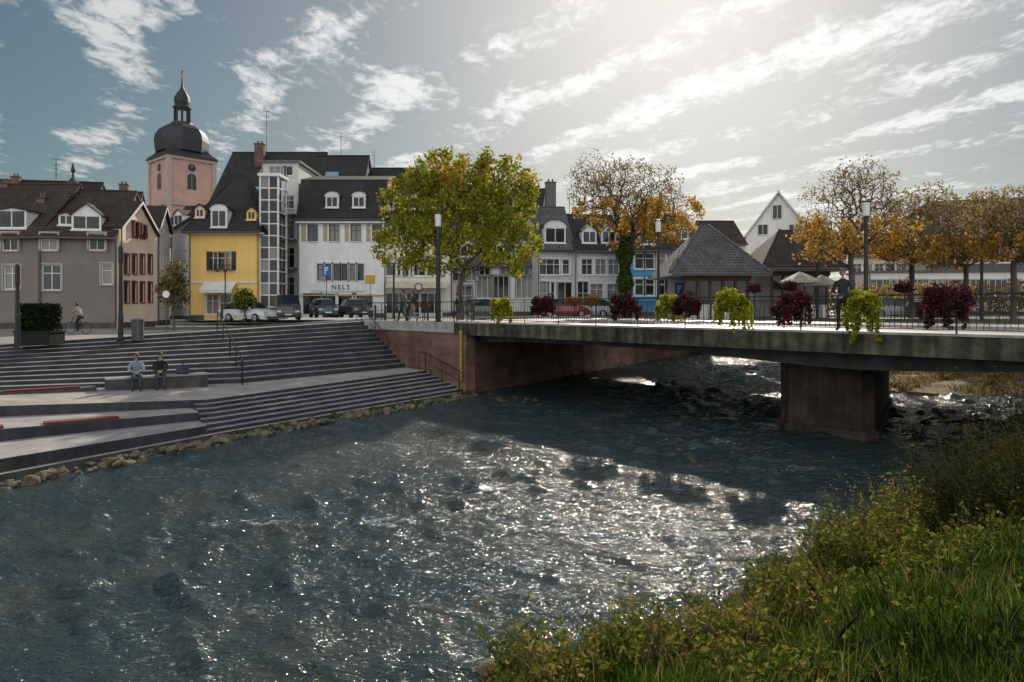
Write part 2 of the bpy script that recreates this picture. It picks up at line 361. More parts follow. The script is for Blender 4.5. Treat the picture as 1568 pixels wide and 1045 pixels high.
# ---------------------------------------------------------------- bridge
br=empty('road_bridge',(6,22,0))
t0=0.0427; t1=1.85
def bridge_pt(t,s,z):
    p=Lp(t)+RD*s; return (p.x,p.y,z)
mb=MB(); mb.T=lambda p:bridge_pt(*p)
DECK=mat('deck_paving',(0.52,0.50,0.48),(0.38,0.37,0.35),0.45,1.2,0.15)
nseg=24
ts=[t0+(t1-t0)*i/nseg for i in range(nseg+1)]
for a,b in zip(ts,ts[1:]):
    mb.poly(DECK,[(a,0.0,0.10),(b,0.0,0.10),(b,2.6,0.10),(a,2.6,0.10)])
    mb.poly(CONC,[(a,2.6,0.10),(b,2.6,0.10),(b,2.6,0.0),(a,2.6,0.0)])
    mb.poly(ASPH,[(a,2.6,0.0),(b,2.6,0.0),(b,BW-4.6,0.0),(a,BW-4.6,0.0)])
    mb.poly(CONC,[(a,BW-4.6,0.0),(b,BW-4.6,0.0),(b,BW-4.6,0.1),(a,BW-4.6,0.1)])
    mb.poly(DECK,[(a,BW-4.6,0.1),(b,BW-4.6,0.1),(b,BW,0.1),(a,BW,0.1)])
mb.finish('deck',br)
mb=MB(); mb.T=lambda p:bridge_pt(*p)
mb.box(FASC,t0,t1,-0.12,0.0,-0.48,0.06); mb.box(CONC,t0,t1,-0.15,0.0,0.062,0.125)
mb.box(FASC,t0,t1,BW,BW+.12,-0.48,0.12)
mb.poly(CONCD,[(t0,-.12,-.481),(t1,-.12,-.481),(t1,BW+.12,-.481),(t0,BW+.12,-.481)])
mb.finish('fascia',br)
tp=Lt(1262)+0.03
def soff(t):
    return -0.72-0.28*math.exp(-((t-tp)/0.22)**2)-0.12*math.exp(-((t-t0)/0.12)**2)
mb=MB(); mb.T=lambda p:bridge_pt(*p)
for s0 in (1.0,7.0):
    s1=s0+6.4 if s0>5 else 7.0
    for a,b in zip(ts,ts[1:]):
        za,zb=soff(a),soff(b)
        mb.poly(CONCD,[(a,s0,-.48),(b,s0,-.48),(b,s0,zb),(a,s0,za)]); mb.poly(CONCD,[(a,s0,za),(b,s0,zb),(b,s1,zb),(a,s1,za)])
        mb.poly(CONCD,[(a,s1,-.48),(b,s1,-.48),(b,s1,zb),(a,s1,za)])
mb.finish('girders',br)
bu=Bd.normalized(); p1=Vector((8.9,22.8,0))
mb=MB(); mb.T=lambda p:(p1.x+bu.x*p[0]+RD.x*p[1],p1.y+bu.y*p[0]+RD.y*p[1],p[2])
PIER=mat('pier_stone',(0.13,0.095,0.07),(0.04,0.033,0.027),0.9,1.2,0.5,streak=.4)
ring=[(0.35,0),(2.65,0),(3.0,.4),(3.0,9.6),(2.65,10),(.35,10),(0,9.6),(0,.4)]
for (z0,z1,g) in [(-4.5,-3.0,0.12),(-3.0,-0.95,0.0)]:
    rg=[(a+(g if a>1.5 else -g),b+(g if b>5 else -g)) for a,b in ring]
    for i in range(8):
        j=(i+1)%8; mb.poly(PIER,[(*rg[i],z0),(*rg[j],z0),(*rg[j],z1),(*rg[i],z1)])
    mb.poly(PIER,[(*q,z1) for q in rg])
mb.finish('pier',br)
def railing(name,s,t_a,t_b,zb,h=1.0):
    mb=MB(); 
    Ltot=Bd.length
    def W(d,dz,ds=0):
        p=Lp(d/Ltot)+RD*(s+ds); return (p.x,p.y,zb+dz)
    d=t_a*Ltot; e=t_b*Ltot
    mb.tube(DARK,[W(d,h),W(e,h)],0.022,6); mb.tube(DARK,[W(d,0.12),W(e,0.12)],0.012,5); mb.tube(DARK,[W(d,h-.1),W(e,h-.1)],0.01,5)
    k=0; x=d
    while x<e:
        if k%14==0:
            mb.tube(DARK,[W(x,0),W(x,h)],0.022,6)
        else:
            sl=(0.045 if (k%3==0) else (-0.03 if k%3==1 else 0.0))
            mb.tube(DARK,[W(x,.12),W(x+sl,.5,.03),W(x-sl,h-.1)],0.0095,4,False)
        x+=0.14; k+=1
    return mb.finish(name,br)
railing('near_railing',0.05,t0,t1,0.10)
railing('far_railing',BW-.1,t0,t1,0.10)
def rail_line(mb,pts,h=0.95,post=1.4,bars=False):
    P=[Vector(p) for p in pts]
    mb.tube(DARK,[p+Vector((0,0,h)) for p in P],0.026,6); mb.tube(DARK,[p+Vector((0,0,h*.55)) for p in P],0.015,5)
    for a,b in zip(P,P[1:]):
        n=max(1,int((b-a).length/post))
        for i in range(n+1): q=a.lerp(b,i/n); mb.tube(DARK,[q,q+Vector((0,0,h))],0.024,6)
        if bars:
            n=int((b-a).length/.15)
            for i in range(n): q=a.lerp(b,i/n); mb.tube(DARK,[q,q+Vector((0,0,h))],0.0075,4,False)
mb=MB(); rail_line(mb,[w0+wn*.3+Vector((0,0,.06)),w1+wn*.3+Vector((0,0,.06))],1.0,1.4,True); mb.finish('approach_railing',None,loc=w0)
mb=MB(); rail_line(mb,[(-14.6,34.2,-.33),(-14.2,32.9,-.34),(-12.4,30.0,-1.35)],0.95); mb.finish('handrail',None,loc=(-14.3,33,-.34))
mb=MB(); rail_line(mb,[(-12.3,29.8,-1.4),(-10.8,27.3,-2.24),(-10.5,26.6,-2.25)],0.95); mb.finish('handrail',None,loc=(-12,29,-1.4))
mb=MB(); g=-wn*.25; rail_line(mb,[w0+g+wd*-.5,w0+g+wd*.1,w0+wd*3.2+g+Vector((0,0,-1.9))],0.95); mb.finish('handrail',None,loc=w0)
mb=MB(); rail_line(mb,[w0+wd*6.2+g+Vector((0,0,-2.36)),w0+wd*6.8+g+Vector((0,0,-2.4)),w0+wd*WL*.98+g+Vector((0,0,-3.1))],0.95); mb.finish('handrail',None,loc=w1)
YEL=mat('yellow_paint',(0.6,0.42,0.03),(0.45,0.3,0.03),0.6,5,0.1)
mb=MB(); mb.T=wallT
mb.box(YEL,WL-.42,WL-.24,-0.10,-0.065,-2.6,-0.3)
for i in range(22): mb.box(DARK,WL-.42+(0.09 if i%2 else 0),WL-.33+(0.09 if i%2 else 0),-0.108,-0.102,-2.55+i*.1,-2.5+i*.1)
mb.finish('water_gauge',None,loc=w1)
# ---------------------------------------------------------------- near bank
edge=[(-120,-120),(-20,-2),(-8,3.6),(-4,5.5),(-1.4,7.1),(0.8,8.1),(3.1,9.5),(5.0,11.4),(6.8,12.8),(10,15),(14.5,17.5),(22,24),(35,30),(120,32),(500,0)]
def yedge(x):
    x=np.asarray(x,dtype=float); return np.interp(x,[e[0] for e in edge],[e[1] for e in edge])+.16*np.sin(x*2.1)+.08*np.sin(x*5.3+1)
def zb_(x,y):
    d=yedge(x)-y
    z=WZ-0.5+np.where(d<0.0,0.35*d,0.5*np.minimum(d,0.8)/0.8+0.02)+np.clip(d-.5,0,8.6)*0.34
    z=z+0.05*np.sin(x*2.3+y)*np.clip(d,0,1)+0.06*np.sin(y*1.7-x*.9)*np.clip(d,0,1)+0.03*np.sin(5*x+3*y)
    z=np.where(d>9.0,np.maximum(z,-0.35),z)
    return np.minimum(z,0.0)
SOIL=mat('bank_soil',(0.03,0.042,0.012),(0.018,0.022,0.01),1.0,3,0.2,spec=0.0)
gx=np.concatenate([np.linspace(-120,-10,12)[:-1],np.linspace(-10,26,190),np.linspace(26,300,25)[1:]])
gd=np.concatenate([np.linspace(-3,10,110),np.array([11,12,14,18,25,40,80,200,500])])
X,Dd=np.meshgrid(gx,gd,indexing='ij'); Y=yedge(X)-Dd; Z=zb_(X,Y)
nx,nd=X.shape; idx=np.arange(nx*nd).reshape(nx,nd)
Fq=np.stack([idx[:-1,:-1],idx[1:,:-1],idx[1:,1:],idx[:-1,1:]],-1).reshape(-1,4)
fastmesh('riverbank_terrain',np.stack([X,Y,Z],-1).reshape(-1,3),Fq,[SOIL],smooth=True)
def scatter(n,x0,x1,d0,d1,clump=0):
    x=np.random.uniform(x0,x1,n); d=d0+(d1-d0)*np.random.rand(n)
    if clump:
        f=.5+.5*np.sin(x*2.9+1.7*np.sin(d*2.2))*np.sin(x*1.13+d*2+clump); k=np.random.rand(n)<(.15+.85*f**1.3); x,d=x[k],d[k]
    y=yedge(x)-d
    return x,y,zb_(x,y),d
def blades(name,x,y,z,h,wd,mat_,lean=0.35):
    n=len(x); a=np.random.uniform(0,2*np.pi,n); b=np.random.uniform(0,2*np.pi,n)
    dx,dy=np.cos(a)*wd/2,np.sin(a)*wd/2; rr=np.random.rand(n); lx,ly=np.cos(b)*h*lean*rr,np.sin(b)*h*lean*rr
    z=z-.01
    V=np.stack([np.stack([x-dx,y-dy,z],1),np.stack([x+dx,y+dy,z],1),
      np.stack([x+dx*.7+lx*.4,y+dy*.7+ly*.4,z+h*.6],1),np.stack([x+lx,y+ly,z+h],1),np.stack([x-dx*.7+lx*.4,y-dy*.7+ly*.4,z+h*.6],1)],1).reshape(-1,3)
    return fastmesh(name,V,np.arange(5*n).reshape(n,5),[mat_],loc=(5,7,-2))
GR=leafmat('grass_blades',[(0.018,0.042,0.005),(0.03,0.075,0.008),(0.055,0.105,0.012),(0.10,0.10,0.03)],0.45)
x,y,z,d=scatter(140000,-2,14,1.0,8.5)
k=(y>1.8)&(x<0.9*y+2.5); x,y,z,d=x[k],y[k],z[k],d[k]
clump=0.75+0.6*np.sin(x*3.1+1.3*y)*np.sin(y*2.7-x)+.3*np.sin(x*7+y*5)
blades('grass',x,y,z,np.random.uniform(.06,.2,len(x))*np.clip(clump,.35,1.7),np.full(len(x),.010),GR,.7)
TG=leafmat('tall_grass_blades',[(0.05,0.085,0.012),(0.13,0.13,0.03),(0.26,0.2,0.08),(0.08,0.10,0.02)],0.5)
x,y,z,d=scatter(9000,-4,13,0.05,2.0,2)
blades('tall_grass',x,y,z,np.random.uniform(.15,.5,len(x)),np.full(len(x),.010),TG,.9)
x,y,z,d=scatter(7000,1,11,2.0,7.5,4)
blades('tall_grass',x,y,z,np.random.uniform(.12,.36,len(x)),np.full(len(x),.009),TG,.9)
def weeds(name,xyz,h,mat_leaf,mat_stem,nl=34,ls=(0.04,0.09),spread=0.16,loc=(4,10,-3),lean=.28,elong=2.4):
    VV=[];FF=[];MI=[];off=0
    n=len(xyz)
    for i in range(n):
        p=np.array(xyz[i]); hh=h[i]; ns=3
        for sidx in range(ns):
            dr=np.array([random.gauss(0,lean),random.gauss(0,lean),1.0]); tip=p+dr*hh*random.uniform(.55,1)
            sw=0.004
            VV.append(np.array([p+[-sw,0,0],p+[sw,0,0],tip+[sw*.4,0,0],tip-[sw*.4,0,0]])); FF.append(np.arange(4)+off); off+=4; MI.append(np.array([1]))
            m=max(3,int(nl//ns*random.uniform(.4,1.3))); t=(np.random.rand(m)**.8*.95+.08)[:,None]
            c=p+(tip-p)*t+np.random.normal(size=(m,3))*spread*(.35+.5*hh)*(1.0-.7*t)*[1,1,.4]
            V,Fl=leafquads(c,np.random.uniform(ls[0],ls[1],m)*(1.15-.5*t[:,0]),elong,0.3)
            VV.append(V); FF.append((Fl+off).ravel()); off+=len(V); MI.append(np.zeros(m))
    V=np.concatenate(VV); Fq=np.concatenate(FF).reshape(-1,4); return fastmesh(name,V,Fq,[mat_leaf,mat_stem],np.concatenate(MI),loc=loc)
STEM=mat('weed_stem',(0.12,0.09,0.04),(0.08,0.06,0.03),0.9,5,0)
WL1=leafmat('weed_leaves',[(0.03,0.06,0.010),(0.07,0.11,0.018),(0.19,0.20,0.03),(0.05,0.08,0.012),(0.32,0.26,0.05)],0.5)
WL2=leafmat('weed_leaves_dry',[(0.26,0.15,0.05),(0.15,0.14,0.03),(0.34,0.26,0.09),(0.18,0.08,0.055)],0.5)
WL3=leafmat('shrub_leaves',[(0.012,0.022,0.007),(0.02,0.035,0.01),(0.04,0.05,0.015),(0.09,0.06,0.02)],0.35)
def hv(x,lo,hi): return np.random.uniform(lo,hi,len(x))*(.72+.5*np.sin(x*2.6+.6)*np.sin(x*1.3+2)+.15*np.sin(x*6.1))
x,y,z,d=scatter(1300,-4,13,0.15,1.9,1); weeds('riverside_weeds',np.stack([x,y,z],1),hv(x,.45,1.15)*(.75+.25*(x>1.5)),WL1,STEM,56,(0.026,.06),.17)
x,y,z,d=scatter(650,-4,13,0.1,2.2,5); weeds('dry_weeds',np.stack([x,y,z],1),hv(x,.45,1.25)*(.75+.25*(x>1.5)),WL2,STEM,42,(0.02,.042))
x,y,z,d=scatter(600,1.6,12,1.6,4.0,3); weeds('riverside_weeds',np.stack([x,y,z],1),hv(x,.25,.75),WL1,STEM,40,(0.024,.055))
x,y,z,d=scatter(160,2.5,8,4.0,7.5,3); weeds('ground_weeds',np.stack([x,y,z],1),hv(x,.12,.3),WL1,STEM,30,(0.018,.035))
x,y,z,d=scatter(150,6.4,8.8,2.2,4.8); weeds('riverbank_shrub',np.stack([x,y,z],1),np.random.uniform(.6,1.7,len(x)),WL3,STEM,120,(0.022,.05),0.26,lean=.35)
x,y,z,d=scatter(80,8.8,12.5,1.0,3.2); weeds('riverbank_shrub',np.stack([x,y,z],1),np.random.uniform(.9,2.5,len(x)),WL3,STEM,140,(0.03,.065),0.26,lean=.35)
# ---------------------------------------------------------------- rocks
ROCK=mat('rock',(0.23,0.19,0.13),(0.06,0.055,0.035),0.95,4,0.6)
def rocks(name,items,m=ROCK):
    VV=[];FF=[];off=0
    bm=bmesh.new(); bmesh.ops.create_icosphere(bm,subdivisions=2,radius=1); bv=np.array([v.co[:] for v in bm.verts]); bf=np.array([[v.index for v in f.verts] for f in bm.faces]); bm.free()
    for (x,y,z,r) in items:
        q=bv.copy(); 
        for _ in range(9):
            nn=np.random.normal(size=3); nn/=np.linalg.norm(nn); dd=q@nn; lim=random.uniform(.35,.75); q-=np.outer(np.maximum(dd-lim,0),nn)
        q*=np.array([random.uniform(.8,1.5),random.uniform(.7,1.1),random.uniform(.5,.85)])*r
        a=random.uniform(0,6.28); R=np.array([[math.cos(a),-math.sin(a),0],[math.sin(a),math.cos(a),0],[0,0,1]])
        VV.append(q@R.T+[x,y,z]); FF.append(bf+off); off+=len(q)
    return fastmesh(name,np.concatenate(VV),np.concatenate(FF),[m],loc=items[0][:3])
it=[]
edgeL=[Vector(p) for p in [(-1.9,31.3,0),(-4,28,0),(-8.5,21.2,0),(-11.3,15.8,0),(-15,9,0)]]
for a,b in zip(edgeL,edgeL[1:]):
    n=int((b-a).length*22)
    for i in range(n):
        p=a.lerp(b,random.random()); it.append((p.x+random.uniform(-.2,.4),p.y+random.uniform(-.5,.1),WZ+random.uniform(-.08,.10),random.choice([.07,.09,.12,.16,.24])*random.uniform(.8,1.2)))
rocks('riprap_stones',it)
bx0=[]
for a,b in zip(edgeL[:3],edgeL[1:3]):
    for _ in range(26): p=a.lerp(b,random.random()); bx0.append((p.x-.05+random.uniform(-.1,.2),p.y+random.uniform(-.2,.2),WZ+.12,.14,.14,.10,26))
it=[(PX(990,7.2),7.2,-2.9,.17),(PX(1080,7.3),7.3,-2.7,.13),(PX(1010,7.1),7.1,-2.85,.1),(PX(960,7.5),7.5,-3.0,.14)]
for _ in range(60):
    x=random.uniform(-3.5,9); d=random.uniform(-.1,.3); it.append((x,float(yedge(x))-d,WZ+random.uniform(-.06,.05),random.uniform(.05,.15)))
rocks('bank_stones',it)
it=[]
for px,D,n,sp_ in [(800,29,12,.9),(770,30.5,10,.8),(1070,19,8,.6),(1385,26,6,1),(1450,27,6,1.4)]:
    for _ in range(n): it.append((PX(px,D)+random.gauss(0,sp_),D+random.gauss(0,sp_*.6),WZ+random.uniform(-.10,-.01),random.uniform(.1,.22)))
rocks('river_stones',it,mat('wet_rock',(0.10,0.08,0.05),(0.05,0.045,0.03),0.6,3,0.5))
# ---------------------------------------------------------------- water
def watermat(rap):
    m=bpy.data.materials.new('river_water_surface'); nt=nodes_of(m); N=nt.nodes; L=nt.links
    out=N.new('ShaderNodeOutputMaterial'); p=N.new('ShaderNodeBsdfPrincipled'); L.new(p.outputs[0],out.inputs[0])
    p.inputs['IOR'].default_value=1.42
    tc=N.new('ShaderNodeTexCoord'); mp=N.new('ShaderNodeMapping'); mp.inputs['Rotation'].default_value=(0,0,-0.5); mp.inputs['Scale'].default_value=(1.0,1.9,1); L.new(tc.outputs['Object'],mp.inputs[0])
    hs=[]
    for sc,am in ((2.6,1.0),(8.0,0.42)):
        n=N.new('ShaderNodeTexNoise'); n.inputs['Scale'].default_value=sc; n.inputs['Detail'].default_value=2; n.inputs['Distortion'].default_value=0.9; L.new(mp.outputs[0],n.inputs[0])
        k=N.new('ShaderNodeMath'); k.operation='MULTIPLY'; k.inputs[1].default_value=am; L.new(n.outputs['Fac'],k.inputs[0]); hs.append(k)
    a=N.new('ShaderNodeMath'); a.operation='ADD'; L.new(hs[0].outputs[0],a.inputs[0]); L.new(hs[1].outputs[0],a.inputs[1])
    b=N.new('ShaderNodeBump'); b.inputs['Strength'].default_value=1.0; b.inputs['Distance'].default_value=0.15; L.new(a.outputs[0],b.inputs['Height']); L.new(b.outputs[0],p.inputs['Normal'])
    n=N.new('ShaderNodeTexNoise'); n.inputs['Scale'].default_value=0.35; n.inputs['Detail'].default_value=3; L.new(mp.outputs[0],n.inputs[0])
    n2=N.new('ShaderNodeTexNoise'); n2.inputs['Scale'].default_value=6; n2.inputs['Detail'].default_value=6; n2.inputs['Roughness'].default_value=.75; L.new(mp.outputs[0],n2.inputs[0])
    ad=N.new('ShaderNodeMath'); ad.operation='ADD'; L.new(n.outputs['Fac'],ad.inputs[0]); L.new(n2.outputs['Fac'],ad.inputs[1]); src=ad.outputs[0]
    if rap:
        at=N.new('ShaderNodeAttribute'); at.attribute_name='rapids'; a3=N.new('ShaderNodeMath'); a3.operation='ADD'; L.new(src,a3.inputs[0]); L.new(at.outputs['Fac'],a3.inputs[1]); src=a3.outputs[0]
    r=N.new('ShaderNodeMapRange'); r.inputs[1].default_value=1.19; r.inputs[2].default_value=1.44; L.new(src,r.inputs[0])
    n4=N.new('ShaderNodeTexNoise'); n4.inputs['Scale'].default_value=0.5; n4.inputs['Detail'].default_value=6; L.new(tc.outputs['Object'],n4.inputs[0])
    rr=N.new('ShaderNodeValToRGB'); rr.color_ramp.elements[0].position=.38; rr.color_ramp.elements[1].position=.66; rr.color_ramp.elements[0].color=(0.024,0.046,0.054,1); rr.color_ramp.elements[1].color=(0.045,0.058,0.055,1); L.new(n4.outputs['Fac'],rr.inputs[0])
    c=N.new('ShaderNodeMix'); c.data_type='RGBA'; L.new(r.outputs[0],c.inputs[0]); L.new(rr.outputs[0],c.inputs[6]); c.inputs[7].default_value=(0.45,0.48,0.48,1); L.new(c.outputs[2],p.inputs['Base Color'])
    r2=N.new('ShaderNodeMapRange'); L.new(r.outputs[0],r2.inputs[0]); r2.inputs[3].default_value=0.085; r2.inputs[4].default_value=0.6; L.new(r2.outputs[0],p.inputs['Roughness'])
    return m
WAT=watermat(True); WAT2=watermat(False)
rows=700; cols=680
D_=np.geomspace(4.5,72,rows); ang=np.radians(np.linspace(-48,48,cols))
DD,AA=np.meshgrid(D_,ang,indexing='ij'); X=DD*np.sin(AA); Y=DD*np.cos(AA)
Z=np.zeros_like(X)
rs=np.random.RandomState(3)
for i in range(70):
    lam=np.exp(rs.uniform(np.log(.25),np.log(1.5))); th=math.atan2(.854,.52)+rs.normal(0,.6)
    kx,ky=math.cos(th)*2*np.pi/lam,math.sin(th)*2*np.pi/lam
    amp=0.038*lam/(2*np.pi)
    Z+=amp*np.sin(kx*X+ky*Y+rs.uniform(0,6.28)+1.1*np.sin(X*.35+i)*np.cos(Y*.3-i))
rap=np.zeros_like(X)
for px,D,sx,sy,g in [(1110,33,2.2,6,.24),(1450,27,5,3,.22),(1060,19.5,2.2,1.5,.09),(640,15,2.5,2.5,.03),(1250,44,6,6,.22),(1185,22.5,.8,1.0,.12),(1345,21,1.0,1.2,.16)]:
    rap+=g*np.exp(-((X-PX(px,D))/sx)**2-((Y-D)/sy)**2)
mod=0.85+0.3*np.sin(X*.5+1.1*np.sin(Y*.22))*np.sin(Y*.33+.5)+rap*1.2
Z=Z*mod; sg=Z.std(); Z=Z+.3*sg*((Z/sg)**2-1); Z=Z*1.1+WZ
idx=np.arange(rows*cols).reshape(rows,cols)
Fq=np.stack([idx[:-1,:-1],idx[:-1,1:],idx[1:,1:],idx[1:,:-1]],-1).reshape(-1,4)
wo=fastmesh('river_water',np.stack([X,Y,Z],-1).reshape(-1,3),Fq,[WAT],loc=(0,25,WZ),smooth=True)
at=wo.data.attributes.new('rapids','FLOAT','POINT'); at.data.foreach_set('value',rap.astype(np.float32).ravel())
mb=MB(); mb.poly(WAT2,[(-500,-500,WZ-.2),(500,-500,WZ-.2),(500,200,WZ-.2),(-500,200,WZ-.2)]); mb.finish('water')
# gravel bar with dead grass
mb=MB()
cx,cy=26,36
BAR=mat('gravel_bar_soil',(0.20,0.14,0.07),(0.10,0.08,0.045),0.95,2,0.6)
rings=[]
for rr,zz in [(1.0,-.25),(.95,.08),(.7,.30),(.35,.42),(0.01,.44)]:
    rings.append([(cx+(math.cos(a)*11.0*rr)*(1+.12*math.sin(3*a)),cy+math.sin(a)*5.6*rr*(1+.15*math.sin(5*a+1))+.35*math.cos(a)*6*rr*0.5,WZ+zz+.05*math.sin(7*a)) for a in np.linspace(0,2*math.pi,40,endpoint=False)])
for r0,r1 in zip(rings,rings[1:]):
    for i in range(40):
        j=(i+1)%40; mb.poly(BAR,[r0[i],r0[j],r1[j],r1[i]])
mb.finish('gravel_bar_terrain',None,loc=(cx,cy,WZ))
n=10000; a=np.random.uniform(0,6.28,n); r=np.sqrt(np.random.rand(n))*.93
x=cx+np.cos(a)*11*r; y=cy+np.sin(a)*5.6*r+np.cos(a)*r*1.0; z=WZ+.44*(1-r**2)
DRY=leafmat('dry_reeds',[(0.24,0.15,0.06),(0.16,0.11,0.045),(0.32,0.22,0.10),(0.12,0.13,0.03)],0.45)
hm=.6+.5*np.sin(x*1.7)*np.sin(y*2.3+1)
blades('dry_grass',x,y,z,np.random.uniform(.12,.5,n)*hm,np.full(n,.06),DRY,1.8)
# ---------------------------------------------------------------- trees
BARK=mat('bark',(0.12,0.095,0.08),(0.055,0.045,0.038),0.95,3,0.5,stretch=(1,1,.3))
def grow(base,trunk_h,lobes,n,seed,rtip=0.012,pexp=2.35,lean=(0,0)):
    rs=np.random.RandomState(seed)
    pts=[]
    vol=[l[3]*l[4]*l[5] for l in lobes]; tv=sum(vol)
    for l,v in zip(lobes,vol):
        m=int(n*v/tv); q=rs.normal(size=(m,3)); q/=np.linalg.norm(q,axis=1)[:,None]; q*=(rs.rand(m,1)**0.42)
        pts.append(q*[l[3],l[4],l[5]]+[l[0],l[1],l[2]])
    P=np.concatenate(pts)+np.array([base[0],base[1],0])
    nodes=[np.array(base,float)]; par=[-1]; 
    k=6
    for i in range(1,k+1):
        nodes.append(np.array([base[0]+lean[0]*i/k+rs.normal(0,.05),base[1]+lean[1]*i/k,base[2]+trunk_h*i/k])); par.append(i-1)
    top=nodes[-1]
    order=np.argsort(np.linalg.norm((P-top)*[1,1,.9],axis=1)); P=P[order]
    NA=np.zeros((len(P)*3+k+1,3)); cnt=0; PL=np.zeros(len(NA))
    for q in nodes: NA[cnt]=q; cnt+=1
    start=k
    for q in P:
        c=NA[start:cnt]; d=np.linalg.norm(c-q,axis=1); cost=d+0.22*PL[start:cnt]+0.5*np.maximum(0,c[:,2]-q[2]-0.2)
        j=start+int(np.argmin(cost)); dd=np.linalg.norm(NA[j]-q)
        if dd>0.5:
            m=(NA[j]+q)/2+rs.normal(0,.06*dd,3); m[2]-=0.04*dd
            NA[cnt]=m; par.append(j); PL[cnt]=PL[j]+dd/2; j=cnt; cnt+=1
        NA[cnt]=q; par.append(j); PL[cnt]=PL[j]+dd/2; cnt+=1
    NA=NA[:cnt]; rad=np.zeros(cnt); ch=np.zeros(cnt)
    acc=np.zeros(cnt)
    for i in range(cnt-1,-1,-1):
        r=max(acc[i],rtip**pexp); rad[i]=r**(1/pexp)
        if par[i]>=0: acc[par[i]]+=r; ch[par[i]]+=1
    return NA,np.array(par),rad,ch
def tree(name,base,trunk_h,lobes,n,seed,leafsets,rtip=0.011,pexp=2.3,lean=(0,0),ivy=None,rmax=None,wexp=1.5):
    e=empty(name,base)
    NA,par,rad,ch=grow(base,trunk_h,lobes,n,seed,rtip,pexp,lean)
    if rmax is not None and rad[0]>rmax:
        f=np.log(rmax/rtip)/np.log(rad[0]/rtip); rad=rtip*(rad/rtip)**f
    i=np.arange(1,len(NA)); a=NA[par[i]]; b=NA[i]; ra=np.minimum(rad[par[i]],rad[i]*1.5); ra[:6]=rad[par[i]][:6]; rb=rad[i]
    ra[0]*=1.35
    d=b-a; d/=np.maximum(np.linalg.norm(d,axis=1),1e-6)[:,None]
    ref=np.where(np.abs(d[:,2:3])<.9,[[0,0,1.]],[[1.,0,0]]); x=np.cross(d,ref); x/=np.linalg.norm(x,axis=1)[:,None]; yv=np.cross(d,x)
    ns=5; VV=[]
    for (p,r) in ((a,ra),(b,rb)):
        for j in range(ns):
            t=2*np.pi*j/ns; VV.append(p+x*np.cos(t)*r[:,None]+yv*np.sin(t)*r[:,None])
    V=np.stack(VV,1).reshape(-1,3); m=len(a)
    f=np.array([[j,(j+1)%ns,ns+(j+1)%ns,ns+j] for j in range(ns)])
    Fq=(f[None]+np.arange(m)[:,None,None]*2*ns).reshape(-1,4)
    fastmesh('branches',V,Fq,[BARK],loc=base,parent=e,smooth=True)
    rs=np.random.RandomState(seed+5)
    tips=NA[ch==0]
    for li,(cnt,size,spread,mt,fn) in enumerate(leafsets):
        t=tips if fn is None else tips[fn(tips,rs)]
        if len(t)==0: continue
        wts=rs.rand(len(t))**wexp; wts/=wts.sum()
        c=t[rs.choice(len(t),cnt,p=wts)]+np.clip(rs.normal(size=(cnt,3)),-1.6,1.6)*spread
        np.random.seed(seed+li)
        V,Fl=leafquads(c,rs.uniform(size*.6,size*1.3,cnt),1.4); fastmesh('foliage_%d'%li,V,Fl,[mt],loc=base,parent=e)
    if ivy:
        z0,z1,rr,cnt,mt=ivy; zz=rs.uniform(z0,z1,cnt); aa=rs.uniform(0,6.28,cnt); r=rr*(0.7+.5*rs.rand(cnt))*(1+.3*np.sin(zz*3))
        c=np.stack([base[0]+np.cos(aa)*r+lean[0]*zz/trunk_h,base[1]+np.sin(aa)*r,zz],1); V,Fl=leafquads(c,rs.uniform(.1,.2,cnt),1.2); fastmesh('ivy',V,Fl,[mt],loc=base,parent=e)
    return e
LG=leafmat('linden_leaves',[(0.13,0.18,0.02),(0.24,0.26,0.03),(0.40,0.35,0.04),(0.16,0.22,0.03),(0.58,0.44,0.06)],0.55)
LO=leafmat('orange_leaves',[(0.5,0.26,0.05),(0.6,0.37,0.06),(0.42,0.22,0.05),(0.6,0.45,0.09)],0.5)
LB=leafmat('brown_leaves',[(0.24,0.17,0.08),(0.34,0.23,0.09),(0.18,0.16,0.08),(0.44,0.30,0.10)],0.5)
IV=leafmat('ivy_leaves',[(0.03,0.07,0.012),(0.06,0.11,0.02),(0.09,0.14,0.03)],0.3)
tree('linden_tree',(PX(706,44),44,0),2.8,[(0,0,6.4,4.7,4.4,3.5),(-2.8,.3,5.0,2.8,3,2.2),(-3.3,0,7.4,2.0,2.2,1.7),(2.4,0,7.8,2.8,3,2.6),(-1.2,0,9.1,2.4,2.5,1.8),(3.2,0,4.6,2.2,2.4,1.9),(.9,-1,9.5,1.6,1.6,1.1)],1500,11,
     [(18500,0.185,0.24,LG,None),(1500,0.17,0.3,LO,lambda t,rs:(t[:,2]>8)&(rs.rand(len(t))<.4))],rmax=.3,wexp=1.2)
low=lambda zt: (lambda t,rs:(t[:,2]<zt)&(rs.rand(len(t))<.6))
tree('plane_tree',(PX(957,50),50,0),5.5,[(0,0,9.0,4.3,4,2.6),(-2.2,0,9.9,2.2,2.5,2.2),(2.9,0,7.6,2.6,2.6,2.2),(.5,0,6.4,2.4,2.4,1.5)],1900,21,
     [(3200,0.18,0.22,LO,low(8.3)),(4800,0.12,0.2,LB,None)],rmax=.33,ivy=(0.8,6.0,0.45,2600,IV),rtip=.014)
tree('plane_tree',(PX(1303,42),42,0),4.2,[(0,0,6.8,3.0,3,3.0),(.7,0,8.2,2.0,2,1.9),(-1.8,0,4.8,1.8,2,1.5),(2.2,0,6.2,1.9,2,1.9)],1700,31,
     [(2800,0.15,0.22,LO,low(6.2)),(2800,0.11,0.17,LB,None)],rmax=.24)
